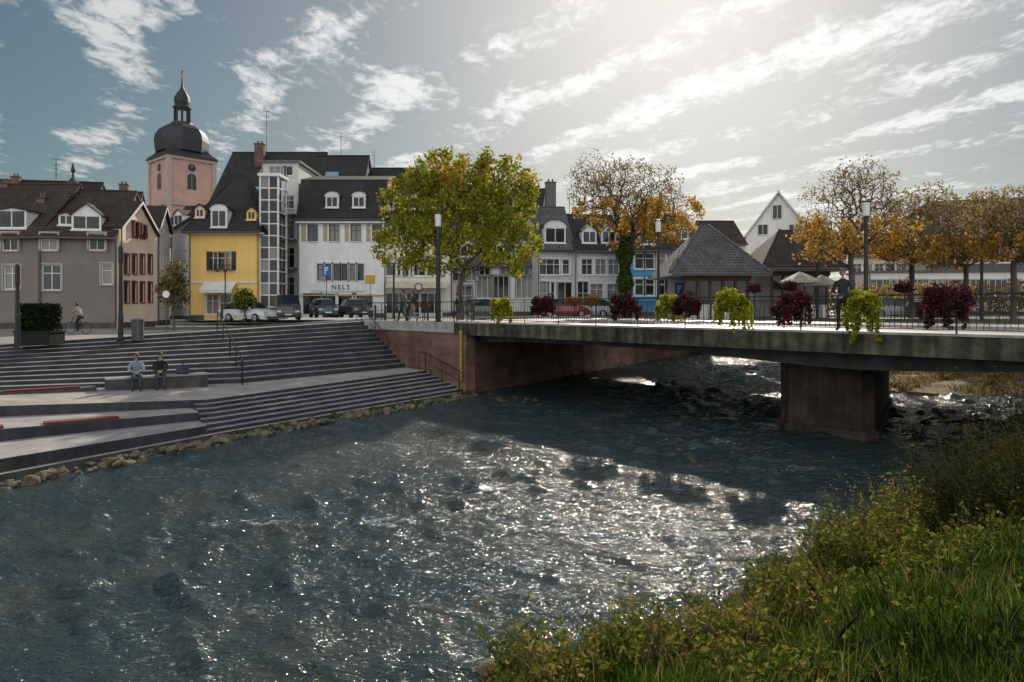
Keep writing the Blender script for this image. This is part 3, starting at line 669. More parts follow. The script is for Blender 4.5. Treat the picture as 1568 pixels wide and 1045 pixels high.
tree('plane_tree',(PX(1395,50),50,0),4.2,[(0,0,6.8,3.0,3,2.9),(1.4,0,8.1,2.0,2,1.8),(-1.4,0,5.0,2.2,2,1.5)],1500,41,
     [(2400,0.15,0.22,LO,low(6.0)),(3200,0.12,0.17,LB,None)],rmax=.22,rtip=.013)
tree('plane_tree',(PX(1478,46),46,0),3.6,[(0,0,6.0,2.6,3,2.5),(1.5,0,6.8,2.0,2,1.6),(-1.4,0,4.6,1.8,2,1.3)],1500,51,
     [(1800,0.15,0.22,LO,low(5.4)),(4200,0.12,0.17,LB,None)],rmax=.2)
tree('plane_tree',(PX(1552,40),40,0),3.4,[(0,0,5.6,2.6,3,2.3),(-1.0,0,6.2,1.8,2,1.5),(1.6,0,5.0,1.8,2,1.6)],1500,61,
     [(1600,0.15,0.22,LO,low(5.0)),(4600,0.12,0.17,LB,None)],rmax=.2)
tree('plane_tree',(PX(1255,58),58,0),3.6,[(0,0,5.6,2.6,3,2.2),(-1,0,4.6,2.0,2,1.3)],900,71,[(3000,0.18,0.25,LO,low(6.5)),(1500,0.12,0.2,LB,None)],rmax=.2)
tree('young_tree',(PX(266,44),44,-.69),1.6,[(0,0,1.9,.9,.9,1.2),(0.1,0,3.0,.55,.6,.8)],300,81,[(1600,0.12,0.15,LB,None),(700,.12,.15,IV,None)],rmax=.06)
tree('young_tree',(PX(375,50),50,-.2),0.8,[(0,0,1.3,.7,.7,.7)],150,82,[(900,0.13,0.15,IV,None),(500,.12,.15,LG,None)],rmax=.05)
def leafmass(name,boxes,mt,size,loc):
    C=[]
    for (x,y,z,rx,ry,rz,n) in boxes:
        q=np.random.normal(size=(n,3)); q/=np.linalg.norm(q,axis=1)[:,None]; q*=np.random.rand(n,1)**.33; C.append(q*[rx,ry,rz]+[x,y,z])
    C=np.concatenate(C); V,Fl=leafquads(C,np.random.uniform(size*.6,size*1.3,len(C)),1.3); return fastmesh(name,V,Fl,[mt],loc=loc)
leafmass('riprap_moss_and_grass',bx0,leafmat('moss',[(0.06,0.09,0.015),(0.12,0.15,0.03),(0.09,0.08,0.03)],.3),.06,(-5,26,WZ))
bx=[]
for px in range(1230,1700,22): 
    D=random.uniform(62,68); bx.append((PX(px,D),D,random.uniform(1.0,2.2),2.2,2,random.uniform(1.0,1.9),300))
leafmass('distant_hedge_row',bx,LB,.25,(40,65,2))
bx=[]
for x in np.linspace(17,75,34): bx.append((x,yfront(x)-1.5,random.uniform(-2.4,-1.6),1.4,1.2,.9,260))
leafmass('riverbank_bushes',bx,leafmat('bush_leaves',[(0.05,0.08,0.02),(0.10,0.12,0.03),(0.2,0.15,0.05)],.4),.2,(40,62,-2))
# ---------------------------------------------------------------- buildings
def setframe(pxL,DL,pxR,DR,zb):
    O=Vector((PX(pxL,DL),DL,zb)); E=Vector((PX(pxR,DR),DR,zb)); u=(E-O); W=u.length; u.normalize(); v=Vector((-u.y,u.x,0))
    if v.dot(Vector((O.x,O.y,0)))<0: v=-v
    return O,u,v,W
class Bld:
    def __init__(s,name,pxL,DL,pxR,DR,zb=0.0,depth=9.0):
        s.O,s.u,s.v,s.W=setframe(pxL,DL,pxR,DR,zb); s.zb=zb; s.depth=depth
        s.e=empty(name,s.O); s.T=lambda p:tuple(s.O+s.u*p[0]+s.v*p[1]+Vector((0,0,p[2])))
    def mb(s): m=MB(); m.T=s.T; return m
    def a(s,px):
        q=(px-HX)/F; return (q*s.O.y-s.O.x)/(s.u.x-q*s.u.y)
    def D(s,a,b=0): return s.O.y+a*s.u.y+b*s.v.y
    def z(s,py,a=0,b=0): return PZ(py,s.D(a,b))-s.zb
    def facade(s,H,wm,wins,frame=WHITE,plinth=None,trim=None,surround=None):
        W=s.W; ops=[]
        for wn_ in wins:
            px,py,ww,hh=wn_[:4]; st=wn_[4] if len(wn_)>4 else 'w'
            a=s.a(px); zc_=s.z(py,a)
            a0,a1=max(.15,a-ww/2),min(W-.15,a+ww/2); c0,c1=max(.3,zc_-hh/2),zc_+hh/2
            if st=='d': c0=0.02
            if a1-a0<.3: continue
            ops.append([a0,a1,c0,c1,st])
        g=[o for o in ops if o[3]<H-.05]; gg=[o for o in ops if o[3]>=H-.05]
        mb=s.mb(); 
        xs=sorted(set([0,W]+[round(o[0],3) for o in g]+[round(o[1],3) for o in g])); zs=sorted(set([0,H]+[round(o[2],3) for o in g]+[round(o[3],3) for o in g]))
        for x0,x1 in zip(xs,xs[1:]):
            if x1-x0<1e-4: continue
            for z0,z1 in zip(zs,zs[1:]):
                if z1-z0<1e-4: continue
                mx_,mz=(x0+x1)/2,(z0+z1)/2
                if any(o[0]<mx_<o[1] and o[2]<mz<o[3] for o in g): continue
                mb.poly(wm,[(x0,0,z0),(x1,0,z0),(x1,0,z1),(x0,0,z1)])
        for o in g:
            a0,a1,c0,c1,_=o; r=.16
            mb.poly(wm,[(a0,0,c0),(a0,r,c0),(a0,r,c1),(a0,0,c1)]); mb.poly(wm,[(a1,0,c0),(a1,r,c0),(a1,r,c1),(a1,0,c1)])
            mb.poly(wm,[(a0,0,c1),(a1,0,c1),(a1,r,c1),(a0,r,c1)]); mb.poly(wm,[(a0,0,c0),(a1,0,c0),(a1,r,c0),(a0,r,c0)])
        d=s.depth
        mb.poly(wm,[(0,0,0),(0,d,0),(0,d,H),(0,0,H)]); mb.poly(wm,[(W,0,0),(W,d,0),(W,d,H),(W,0,H)]); mb.poly(wm,[(0,d,0),(W,d,0),(W,d,H),(0,d,H)])
        mb.finish('walls',s.e)
        mb=s.mb()
        for o in g+gg:
            a0,a1,c0,c1,st=o; out=0 if o in g else -.16-.03
            b=.13+out; fw=.07
            mb.poly(GL,[(a0,b+.02,c0),(a1,b+.02,c0),(a1,b+.02,c1),(a0,b+.02,c1)])
            for (q0,q1,r0,r1) in [(a0,a0+fw,c0,c1),(a1-fw,a1,c0,c1),(a0+fw,a1-fw,c0,c0+fw),(a0+fw,a1-fw,c1-fw,c1)]: mb.box(frame,q0,q1,b-.05,b+.018,r0,r1)
            n=max(1,int(round((a1-a0)/.62)))
            for i in range(1,n):
                x=a0+(a1-a0)*i/n; mb.box(frame,x-.025,x+.025,b-.045,b+.017,c0+fw,c1-fw)
            if c1-c0>1.1 and st!='s':
                zz=c0+(c1-c0)*.66; mb.box(frame,a0+fw,a1-fw,b-.04,b+.016,zz-.025,zz+.025)
            if st not in('d','s'): mb.box(surround or frame,a0-.08,a1+.08,-.07,.0,c0-.09,c0-.01)
            if surround:
                for (q0,q1,r0,r1) in [(a0-.12,a0,c0,c1+.12),(a1,a1+.12,c0,c1+.12),(a0,a1,c1,c1+.12)]: mb.box(surround,q0,q1,-.035+(out if out<0 else 0),-.002,r0,r1)
            if st=='sh':
                for q0,q1 in [(a0-.4,a0-.04),(a1+.04,a1+.4)]: mb.box(frame,q0,q1,-.06,-.01,c0,c1)
        if g or gg: mb.finish('windows',s.e)
        mb=s.mb()
        pm=plinth or CONCD; 
        doors=sorted([(o[0]-.13,o[1]+.13) for o in g if o[2]<.5]); x=0
        for d0,d1 in doors:
            if d0>x: mb.box(pm,x,d0,-.04,-.002,0,.42)
            x=max(x,d1)
        if x<W: mb.box(pm,x,W,-.04,-.002,0,.42)
        mb.tube(GREYM,[(0.08,-.09,0.1),(0.08,-.09,H-.1)],.05,6)
        if trim: mb.box(trim,-.02,W+.02,-.08,-.003,H-.28,H-.03)
        mb.finish('trim',s.e); s.H=H
    def roof_eaves(s,Rz,rm=ROOF,oh=.4,so_=.12,wm=None):
        mb=s.mb(); W,H,d=s.W,s.H,s.depth; r=d/2; k=(Rz-H)/r
        mb.slab(rm,[(-so_,-oh,H-k*oh+.05),(W+so_,-oh,H-k*oh+.05),(W+so_,r,Rz+.05),(-so_,r,Rz+.05)],.14)
        mb.slab(rm,[(-so_,d+oh,H-k*oh+.05),(W+so_,d+oh,H-k*oh+.05),(W+so_,r,Rz+.05),(-so_,r,Rz+.05)],.14)
        for x in (0.01,W-.01): mb.poly(wm or WHITE,[(x,0,H),(x,d,H),(x,r,Rz-.1)])
        mb.tube(GREYM,[(-so_,-oh-.06,H-k*oh-.02),(W+so_,-oh-.06,H-k*oh-.02)],.07,6)
        mb.tube(rm,[(-so_,r,Rz+.07),(W+so_,r,Rz+.07)],.1,6)
        mb.finish('roof',s.e); s.k=k; s.roofb=lambda z:(z-H)/k
    def roof_gable(s,Rz,rm=ROOF,oh=.35,wm=None,pa=None):
        mb=s.mb(); W,H,d=s.W,s.H,s.depth; r=pa if pa is not None else W/2; 
        kl=(Rz-H)/r; kr=(Rz-H)/(W-r)
        mb.slab(rm,[(-oh,-.3,H-kl*oh+.06),(r,-.3,Rz+.06),(r,d+.2,Rz+.06),(-oh,d+.2,H-kl*oh+.06)],.16)
        mb.slab(rm,[(W+oh,-.3,H-kr*oh+.06),(r,-.3,Rz+.06),(r,d+.2,Rz+.06),(W+oh,d+.2,H-kr*oh+.06)],.16)
        for b in (0.0,d): mb.poly(wm,[(0,b,H),(W,b,H),(r,b,Rz-.08)])
        for (x0,x1,k_) in ((-oh,r,kl),(W+oh,r,kr)):
            mb.poly(WHITE,[(x0,-.31,H-k_*oh+.03),(x1,-.31,Rz+.03),(x1,-.31,Rz-.2),(x0,-.31,H-k_*oh-.18)])
        mb.finish('roof',s.e)
    def roof_hip(s,Rz,rm=ROOF,oh=.35,rl=0.0):
        mb=s.mb(); W,H,d=s.W,s.H,s.depth; c0,c1=W/2-rl/2,W/2+rl/2; r=d/2
        e=[(-oh,-oh,H),(W+oh,-oh,H),(W+oh,d+oh,H),(-oh,d+oh,H)]; a,b=(c0,r,Rz),(c1,r,Rz)
        mb.poly(rm,[e[0],e[1],b,a]); mb.poly(rm,[e[2],e[3],a,b]); mb.poly(rm,[e[1],e[2],b]); mb.poly(rm,[e[3],e[0],a])
        mb.box(WHITE,-oh,W+oh,-oh,d+oh,H-.16,H-.004)
        mb.tube(GREYM,[(-oh,-oh-.06,H-.06),(W+oh,-oh-.06,H-.06)],.07,6)
        for q in (e[0],e[1]): mb.tube(rm,[q,a if q is e[0] else b],.09,6)
        mb.finish('roof',s.e); k=(Rz-H)/(r+oh); s.roofb=lambda z:(z-H)/k-oh
    def roof_mansard(s,Mz,Rz,rm=ROOF,inset=1.3,wm=None,oh=.3):
        mb=s.mb(); W,H,d=s.W,s.H,s.depth
        mb.slab(rm,[(-.1,-oh,H-.02),(W+.1,-oh,H-.02),(W+.1,inset,Mz),(-.1,inset,Mz)],.14); mb.slab(rm,[(-.1,d+oh,H),(W+.1,d+oh,H),(W+.1,d-inset,Mz),(-.1,d-inset,Mz)],.14)
        mb.slab(rm,[(-.12,inset-.06,Mz+.04),(W+.12,inset-.06,Mz+.04),(W+.12,d/2,Rz),(-.12,d/2,Rz)],.12); mb.slab(rm,[(-.12,d-inset,Mz+.04),(W+.12,d-inset,Mz+.04),(W+.12,d/2,Rz),(-.12,d/2,Rz)],.12)
        for x in (.01,W-.01): mb.poly(rm,[(x,0,H),(x,d,H),(x,d-inset,Mz-.1),(x,d/2,Rz-.15),(x,inset,Mz-.1)])
        mb.box(WHITE,-.1,W+.1,-oh-.05,0.0,H-.25,H-.10); mb.tube(GREYM,[(-.1,-oh-.1,H-.02),(W+.1,-oh-.1,H-.02)],.07,6)
        mb.finish('roof',s.e); k=(Mz-H)/(inset+oh); s.roofb=lambda z:(z-H)/k-oh
    def roof_flat(s,rm=GREYM):
        mb=s.mb(); mb.box(rm,-.2,s.W+.2,-.2,s.depth+.2,s.H,s.H+.22); mb.finish('roof',s.e)
    def dormer(s,px,py,w,h,rm=ROOF,cm=WHITE,arch=False,shape='gable',ln=2.2):
        a=s.a(px); zc_=s.z(py,a,1); z0,z1=zc_-h/2,zc_+h/2; b0=s.roofb(z0)-.05; mb=s.mb(); W2=w/2
        mb.box(cm,a-W2,a+W2,b0,b0+ln,z0,z1)
        mb.poly(GL,[(a-W2+.14,b0-.012,z0+.14),(a+W2-.14,b0-.012,z0+.14),(a+W2-.14,b0-.012,z1-.12),(a-W2+.14,b0-.012,z1-.12)])
        mb.box(cm,a-.035,a+.035,b0-.05,b0-.014,z0+.14,z1-.12); mb.box(cm,a-W2-.06,a+W2+.06,b0-.1,b0-.003,z0-.06,z0+.04)
        if arch:
            n=8; R=W2+.12; pr=[(a-R*math.cos(math.pi*i/n),z1-.02+R*.62*math.sin(math.pi*i/n)) for i in range(n+1)]
            for (x0,q0),(x1,q1) in zip(pr,pr[1:]): mb.poly(rm,[(x0,b0-.15,q0+.03),(x1,b0-.15,q1+.03),(x1,b0+ln,q1+.03),(x0,b0+ln,q0+.03)])
            mb.poly(cm,[(x,b0-.02,q) for x,q in pr])
        else:
            g_=w*.42 if shape=='gable' else .12
            mb.poly(cm,[(a-W2,b0-.003,z1),(a+W2,b0-.003,z1),(a,b0-.003,z1+g_)])
            mb.slab(rm,[(a-W2-.15,b0-.15,z1-.02),(a,b0-.15,z1+g_+.08),(a,b0+ln,z1+g_+.08),(a-W2-.15,b0+ln,z1-.02)],.08)
            mb.slab(rm,[(a+W2+.15,b0-.15,z1-.02),(a,b0-.15,z1+g_+.08),(a,b0+ln,z1+g_+.08),(a+W2+.15,b0+ln,z1-.02)],.08)
        mb.finish('dormer',s.e)
    def skylight(s,px,py,w=.8,h=1.1):
        a=s.a(px); z=s.z(py,a,1.5); mb=s.mb(); z0,z1=z-h*.4,z+h*.4; b0,b1=s.roofb(z0),s.roofb(z1)
        mb.slab(GREYM,[(a-w/2-.08,b0-.05,z0+.12),(a+w/2+.08,b0-.05,z0+.12),(a+w/2+.08,b1+.05,z1+.22),(a-w/2-.08,b1+.05,z1+.22)],.1)
        mb.slab(mat('skylight_glass',(0.25,0.35,0.42),(0.2,0.3,0.4),.1,1,0),[(a-w/2,b0-.02,z0+.18),(a+w/2,b0-.02,z0+.18),(a+w/2,b1,z1+.25),(a-w/2,b1,z1+.25)],.03)
        mb.finish('skylight',s.e)
    def chimney(s,px,pytop,b=None,w=.8,m=BRICK,h=2.5):
        b=s.depth/2 if b is None else b; q=(px-HX)/F; a=(q*(s.O.y+b*s.v.y)-(s.O.x+b*s.v.x))/(s.u.x-q*s.u.y)
        z=s.z(pytop,a,b); mb=s.mb(); mb.box(m,a-w/2,a+w/2,b-.3,b+.3,z-h,z); mb.box(CONCD,a-w/2-.06,a+w/2+.06,b-.36,b+.36,z+.002,z+.1)
        for q in(-.2,.2): mb.tube(BRICK,[(a+q*w,b,z+.1),(a+q*w,b,z+.4)],.09,8)
        mb.finish('chimney',s.e)
    def antenna(s,px,pyt,pyb,b=None):
        b=s.depth/2 if b is None else b
        q=(px-HX)/F; a=(q*(s.O.y+b*s.v.y)-(s.O.x+b*s.v.x))/(s.u.x-q*s.u.y)
        z0,z1=s.z(pyb,a,b),s.z(pyt,a,b); mb=s.mb(); mb.tube(GREYM,[(a,b,z0),(a,b,z1)],.03,5)
        for i,zz in enumerate((z1-.1,z1-.5,z1-.8)): mb.tube(GREYM,[(a-.4+.1*i,b,zz),(a+.4-.1*i,b,zz)],.015,4)
        mb.finish('antenna',s.e)
def W_(pxs,py,w,h,st='w'): return [(p,py,w,h,st) for p in pxs]
STT=mat('stone_trim',(0.42,0.37,0.33))
gb=wallmat('greybrown',(0.22,0.19,0.172))
b=Bld('terraced_house',-75,47.5,59,47.5,-.69,9); b.facade(b.z(357),gb,W_([-40,18],371,1.1,1.25)+W_([-40,18],425,1.15,1.7),surround=STT)
b.roof_eaves(b.z(284,0,4.5),ROOFB,wm=gb); b.dormer(14,338,2.0,1.35,ROOFB,shape='flat'); b.chimney(66,305,3,.6); b.chimney(8,282,4.5,.7); b.antenna(86,243,275)
b=Bld('terraced_house',60,47.5,176,48.5,-.69,9); b.facade(b.z(357),gb,W_([77,150],371,1.05,1.2)+W_([79],425,1.2,1.8)+W_([165],420,.8,1.5),surround=STT)
b.roof_eaves(b.z(292,0,4.5),ROOFB,wm=gb); b.dormer(130,343,1.9,1.1,ROOFB); b.dormer(95,338,1.0,.8,ROOFB,shape='flat')
b=Bld('grey_house',-60,70,130,72,-.69,9); b.facade(b.z(330),gb,[]); b.roof_eaves(b.z(276,0,4.5),ROOF,wm=gb); b.chimney(25,272,4,.8)
b=Bld('grey_house',95,66,205,68,-.69,9); b.facade(b.z(330),gb,[]); b.roof_eaves(b.z(291,0,4.5),ROOFB,wm=gb); b.chimney(190,284,4,.8)
cr=wallmat('cream_render',(0.95,0.74,0.58)); BRF=mat('brown_frame',(0.16,0.06,0.05))
b=Bld('gabled_house',183.5,48.9,240,54.3,-.69,9); b.facade(PZ(350,50.5)+.69,cr,W_([194,206,218,230],405,.6,1.4,'w')+W_([194,206,218,230],448,.6,1.5)+[(206,352,.6,1.1),(218,355,.6,1.0)],frame=BRF,surround=BRF)
b.roof_gable(PZ(308,51.3)+.69,ROOFB,wm=cr,oh=.2)
wr=wallmat('white_render',(0.80,0.78,0.76))
b=Bld('gabled_house',241,56,260,60.5,-.69,8); b.facade(PZ(350,58)+.69,wr,W_([245,250,255],402,.6,1.3)+W_([245,250,255],440,.6,1.5)+[(249,352,.6,1.0)]); b.roof_gable(PZ(316,58)+.69,ROOFB,wm=wr,oh=.2)
b=Bld('grey_house',240,88,283,86,-.69,9); b.facade(b.z(352),wr,W_([262,275],372,1.1,1.6)+W_([262,275],410,1.1,1.6)+W_([265],450,1.3,1.8)); b.roof_eaves(b.z(318,0,4.5),ROOF,wm=wr); b.dormer(268,338,1.6,1.4)
pg=wallmat('pale_grey',(0.62,0.61,0.60))
b=Bld('grey_house',264,80,300,68,-.5,8); b.facade(b.z(350),pg,W_([268,276,284],372,.9,1.4)+W_([268,276,284],412,.9,1.5)+W_([270,282],455,1.3,2)); b.roof_eaves(b.z(318,0,4),ROOF,wm=wr)
gy=wallmat('mid_grey',(0.42,0.41,0.41))
b=Bld('apartment_house',312,70,470,70,0,15); b.facade(b.z(330),gy,[]); b.roof_eaves(b.z(235,0,7.5),ROOF,wm=ROOF); b.skylight(375,292); b.skylight(377,258); b.skylight(350,300)
b.chimney(398,222,6,1.0,h=3.5); b.antenna(408,170,235)
b=Bld('apartment_house',458,70,546,70,0,12); b.facade(b.z(330),gy,[]); b.roof_eaves(b.z(240,0,6),ROOF,wm=ROOF); b.skylight(493,266,1.4,1.1); b.antenna(522,203,240)
b=Bld('apartment_house',546,72,640,72,0,12); b.facade(b.z(330),gy,[]); b.roof_eaves(b.z(259,0,6),ROOF,wm=ROOF); b.antenna(573,232,262)
ye=wallmat('yellow_render',(0.95,0.64,0.20))
b=Bld('yellow_house',290,57,393,57,-.25,8); DKF=mat('dark_shutter',(0.05,0.045,0.04))
b.facade(b.z(356),ye,W_([326,353],400,.95,1.6)+W_([339.5],400,.75,1.6)+[(325,466,1.1,1.7),(345,470,1.0,2.1,'d'),(363,466,1.0,1.7)])
mb=b.mb(); mb.box(WHITE,0,b.W,-.06,-.003,b.z(432)-.1,b.z(432)+.06)
a0,a1=b.a(314),b.a(363); zz=b.z(440); mb.slab(WHITE,[(a0,-.05,zz+.45),(a1,-.05,zz+.45),(a1,-1.1,zz-.25),(a0,-1.1,zz-.25)],.05); mb.box(WHITE,a0,a1,-1.12,-1.08,zz-.5,zz-.25)
zb2=b.z(412); mb.box(DARK,b.a(320),b.a(359),-.22,-.18,zb2+.3,zb2+.34)
for i in range(18): q=b.a(320)+(b.a(359)-b.a(320))*i/17; mb.tube(DARK,[(q,-.2,zb2-.1),(q,-.2,zb2+.32)],.012,4)
mb.box(WOOD,b.a(320),b.a(359),-.24,-.02,zb2-.13,zb2-.02)
for px in (320,359): mb.box(DKF,b.a(px)-.18,b.a(px)+.14,-.05,-.005,b.z(400)-.8,b.z(400)+.8)
mb.finish('balcony_and_awning',b.e)
b.roof_hip(b.z(266,0,4),ROOF,.45,.7); b.dormer(337,338,1.35,1.5,ROOF,WHITE,True,ln=2.0)
b.dormer(302,328,.8,.8,ROOF,cr,ln=2.5); b.dormer(383,332,.8,.8,ROOF,ye,ln=2.5)
b=Bld('glass_lift_tower',397,57.5,427,57.5,-.15,2.2); H=b.z(270); mb=b.mb(); W=b.W
for a_ in (0,W-.14): 
    for bb in (0,2.06): mb.box(WHITE,a_,a_+.14,bb,bb+.14,0,H)
mb.box(WHITE,W*.5-.05,W*.5+.05,0,.1,0,H-.1)
nf=12
for i in range(nf+1):
    z=H*i/nf; mb.box(WHITE,.142,W-.142,0.01,.12,z-.05,z+.05); mb.box(WHITE,.01,.12,.142,2.05,z-.05,z+.05); mb.box(WHITE,W-.12,W-.01,.142,2.05,z-.05,z+.05)
for i in range(nf):
    z=H*i/nf
    mb.poly(GL,[(.14,.06,z+.05),(W*.5,.06,z+.05),(W*.5,.06,z+H/nf-.05),(.14,.06,z+H/nf-.05)]); mb.poly(GL,[(W*.5,.06,z+.05),(W-.14,.06,z+.05),(W-.14,.06,z+H/nf-.05),(W*.5,.06,z+H/nf-.05)])
    if i%3==0: mb.box(CONCD,.15,W-.15,.2,2,z+.06,z+.14)
mb.box(GREYM,.3,W-.3,.9,1.5,0,H-.2)
mb.box(WHITE,-.1,W+.1,-.1,2.3,H,H+.25); mb.finish('structure',b.e)
cl=wallmat('light_render',(0.7,0.7,0.69))
b=Bld('balcony_building',400,62,457,62,-.1,9); b.facade(b.z(250),cl,W_([442],310,1.0,1.2)+W_([442],350,1.1,1.9)+W_([442],395,1.1,1.9)+W_([442],440,1.1,1.9)+W_([425],262,1.6,.9)+W_([441],262,.9,.9)); b.roof_flat()
mb=b.mb()
for py in (330,368,412,455):
    z=b.z(py); a0,a1=b.a(429),b.a(455); mb.box(CONC,a0,a1,-1.3,-.01,z-.1,z+.05)
    mb.box(DARK,a0,a1,-1.3,-1.27,z+.95,z+1.0)
    for i in range(14): q=a0+(a1-a0)*i/13; mb.tube(DARK,[(q,-1.28,z+.05),(q,-1.28,z+.95)],.012,4)
mb.finish('balconies',b.e)
nw=wallmat('bright_white',(0.86,0.85,0.87)); OCH=mat('ochre_panel',(0.5,0.4,0.26))
b=Bld('white_commercial_house',456,60,588,60,-.1,11)
b.facade(b.z(338),nw,W_([479,512,545],357,.95,1.5)+W_([578],357,.95,1.5)+W_([491,503],417,.62,1.5)+W_([515,528],417,.62,1.5)+W_([540,552],417,.62,1.5)+[(478,466,1.6,1.9,'s'),(505,470,1.3,2.3,'d'),(530,466,1.6,1.7,'s'),(556,466,1.7,1.7,'s')],frame=GREYM,surround=WHITE)
b.roof_mansard(b.z(276,0,1.3),b.z(270,0,5.5),ROOF,1.3)
for px in (508,549): b.dormer(px,312,1.15,1.05,ROOF,WHITE,True,ln=1.6)
mb=b.mb()
for px in (479,512,545,578): mb.box(OCH,b.a(px)-.98,b.a(px)-.60,-.03,-.004,b.z(357)-.75,b.z(357)+.75)
mb.box(WHITE,b.a(475),b.a(560),-.10,-.004,b.z(440)-.38,b.z(440)+.38)
mb.box(OCH,0,b.W,-.12,-.003,b.z(452)-.08,b.z(452)+.02)
mb.finish('panels_and_signboard',b.e)
tcv=bpy.data.curves.new('sign_text','FONT'); tcv.body='NELS'; tcv.size=.6; tcv.extrude=.01; tcv.align_x='CENTER'; tcv.space_character=1.3
to=bpy.data.objects.new('sign_text',tcv); scene.collection.objects.link(to); to.parent=b.e; to.location=(b.a(522),-.125,b.z(440)-.2); to.rotation_euler=(math.pi/2,0,0); tcv.materials.append(DARK)
cw=wallmat('cream_white',(0.80,0.77,0.70))
b=Bld('shop_house',588,60.4,690,61,-.05,11)
b.facade(b.z(334),cw,W_([603,625,650,675],362,1.2,1.5)+W_([602,620,640,665],410,1.4,1.5)+[(602,466,2.2,2.0,'s'),(630,468,1.4,2.3,'d'),(655,466,2.4,2.0,'s')],surround=WHITE)
b.roof_eaves(b.z(272,0,5.5),ROOF,wm=cw); b.dormer(592,312,1.2,1.1,ROOF,WHITE,True); b.dormer(640,312,1.2,1.1,ROOF,WHITE,True)
mb=b.mb(); mb.slab(mat('awning_cream',(0.6,0.55,0.4)),[(b.a(592),-.03,b.z(440)+.5),(b.a(685),-.03,b.z(440)+.5),(b.a(685),-1.5,b.z(440)-.1),(b.a(592),-1.5,b.z(440)-.1)],.05); mb.finish('awning',b.e)
b=Bld('grey_house',672,78,825,76,0,10); b.facade(b.z(355),gy,W_([700,725,750,775,800,815],372,1.1,1.5)); b.roof_eaves(b.z(295,0,5),ROOF,wm=gy)
b=Bld('arcade_building',690,66,822,66,0,9); b.facade(b.z(402),wallmat('arcade_white',(0.75,0.75,0.74)),W_([702,722],420,1.2,1.3)+W_([742,767,803],440,1.6,2.2,'s')+W_([742,775,803],415,1.1,.9)+W_([712],455,1.4,2.2,'d'),surround=mat('grey_trim',(0.3,0.3,0.31))); b.roof_eaves(b.z(345,0,4.5),ROOFG,wm=gy)
for px in (715,760,800): b.dormer(px,385,1.5,1.2,ROOF)
g2=wallmat('cool_grey',(0.56,0.56,0.58))
b=Bld('grey_house',823,63,879,63.5,0,9); b.facade(b.z(377),g2,W_([841],409,2.3,1.5)+W_([865],409,.9,1.4)+[(836,450,1.7,2.3,'d'),(861,446,2.2,1.7,'s')],surround=WHITE); b.roof_eaves(b.z(318,0,4.5),ROOFG,wm=g2); b.dormer(851,362,2.0,1.5,ROOF,WHITE,True); b.chimney(843,281,5,1.0,GREYM,3); b.antenna(872,296,330)
g3=wallmat('warm_grey',(0.68,0.665,0.65))
b=Bld('grey_house',880,63.2,958,64,0,9); b.facade(b.z(380),g3,W_([899,940],409,1.1,1.5)+W_([920],409,1.1,1.5)+[(893,450,1.1,2.3,'d'),(914,448,1.3,1.6),(940,448,1.3,1.6)],surround=WHITE); b.roof_eaves(b.z(330,0,4.5),ROOF,wm=g3); b.dormer(905,364,1.4,1.2); b.dormer(935,364,1.4,1.2)
bl=wallmat('blue_render',(0.07,0.34,0.62))
b=Bld('blue_house',960,60,1024,60,0,9); b.facade(b.z(380),bl,W_([979,995,1012],400,.8,1.4)+W_([979,995,1012],440,.8,1.5),surround=WHITE); b.roof_eaves(b.z(335,0,4.5),ROOF,wm=bl); b.dormer(992,366,1.4,1.2)
pk=wallmat('pink_render',(0.65,0.46,0.44))
b=Bld('pink_house',1026,66,1082,67,0,9); b.facade(b.z(377),pk,W_([1035,1052,1070],398,1.0,1.5)+W_([1035,1052,1070],438,1.0,1.6)); b.roof_eaves(b.z(330,0,4.5),ROOFB,wm=pk); b.dormer(1050,358,1.6,1.2,ROOFB)
b=Bld('white_house',1083,78,1142,78,0,9); b.facade(b.z(372),wr,W_([1095,1112,1130],390,1.1,1.4)); b.roof_eaves(b.z(340,0,4.5),ROOFB,wm=wr)
b=Bld('gabled_house',1140,82,1246,79,0,13); b.facade(b.z(362),wr,W_([1165],390,1.3,1.6)+W_([1215],390,1.3,1.6)+[(1190,325,1.1,1.7,'s'),(1168,352,1.2,1.3,'s'),(1216,352,1.2,1.3,'s')]); b.roof_gable(b.z(293,4),ROOFG,wm=wr)
b=Bld('long_white_house',1300,96,1430,92,0,9); b.facade(b.z(392),wr,W_(range(1312,1428,17),412,1.2,1.5)); b.roof_eaves(b.z(368,0,4.5),ROOFB,wm=wr)
dk=wallmat('dark_render',(0.13,0.125,0.125))
b=Bld('dark_building',1424,76,1720,70,0,14); b.facade(b.z(312),dk,W_([1445,1475,1505,1535,1565,1600],345,1.6,1.8)+W_([1445,1475,1505,1535,1565,1600],390,1.6,1.8)); b.roof_flat()
b=Bld('white_low_building',1330,70,1568,68,0,6); b.facade(b.z(418),wr,W_(range(1345,1560,30),440,2.2,1.6,'s')); b.roof_flat()
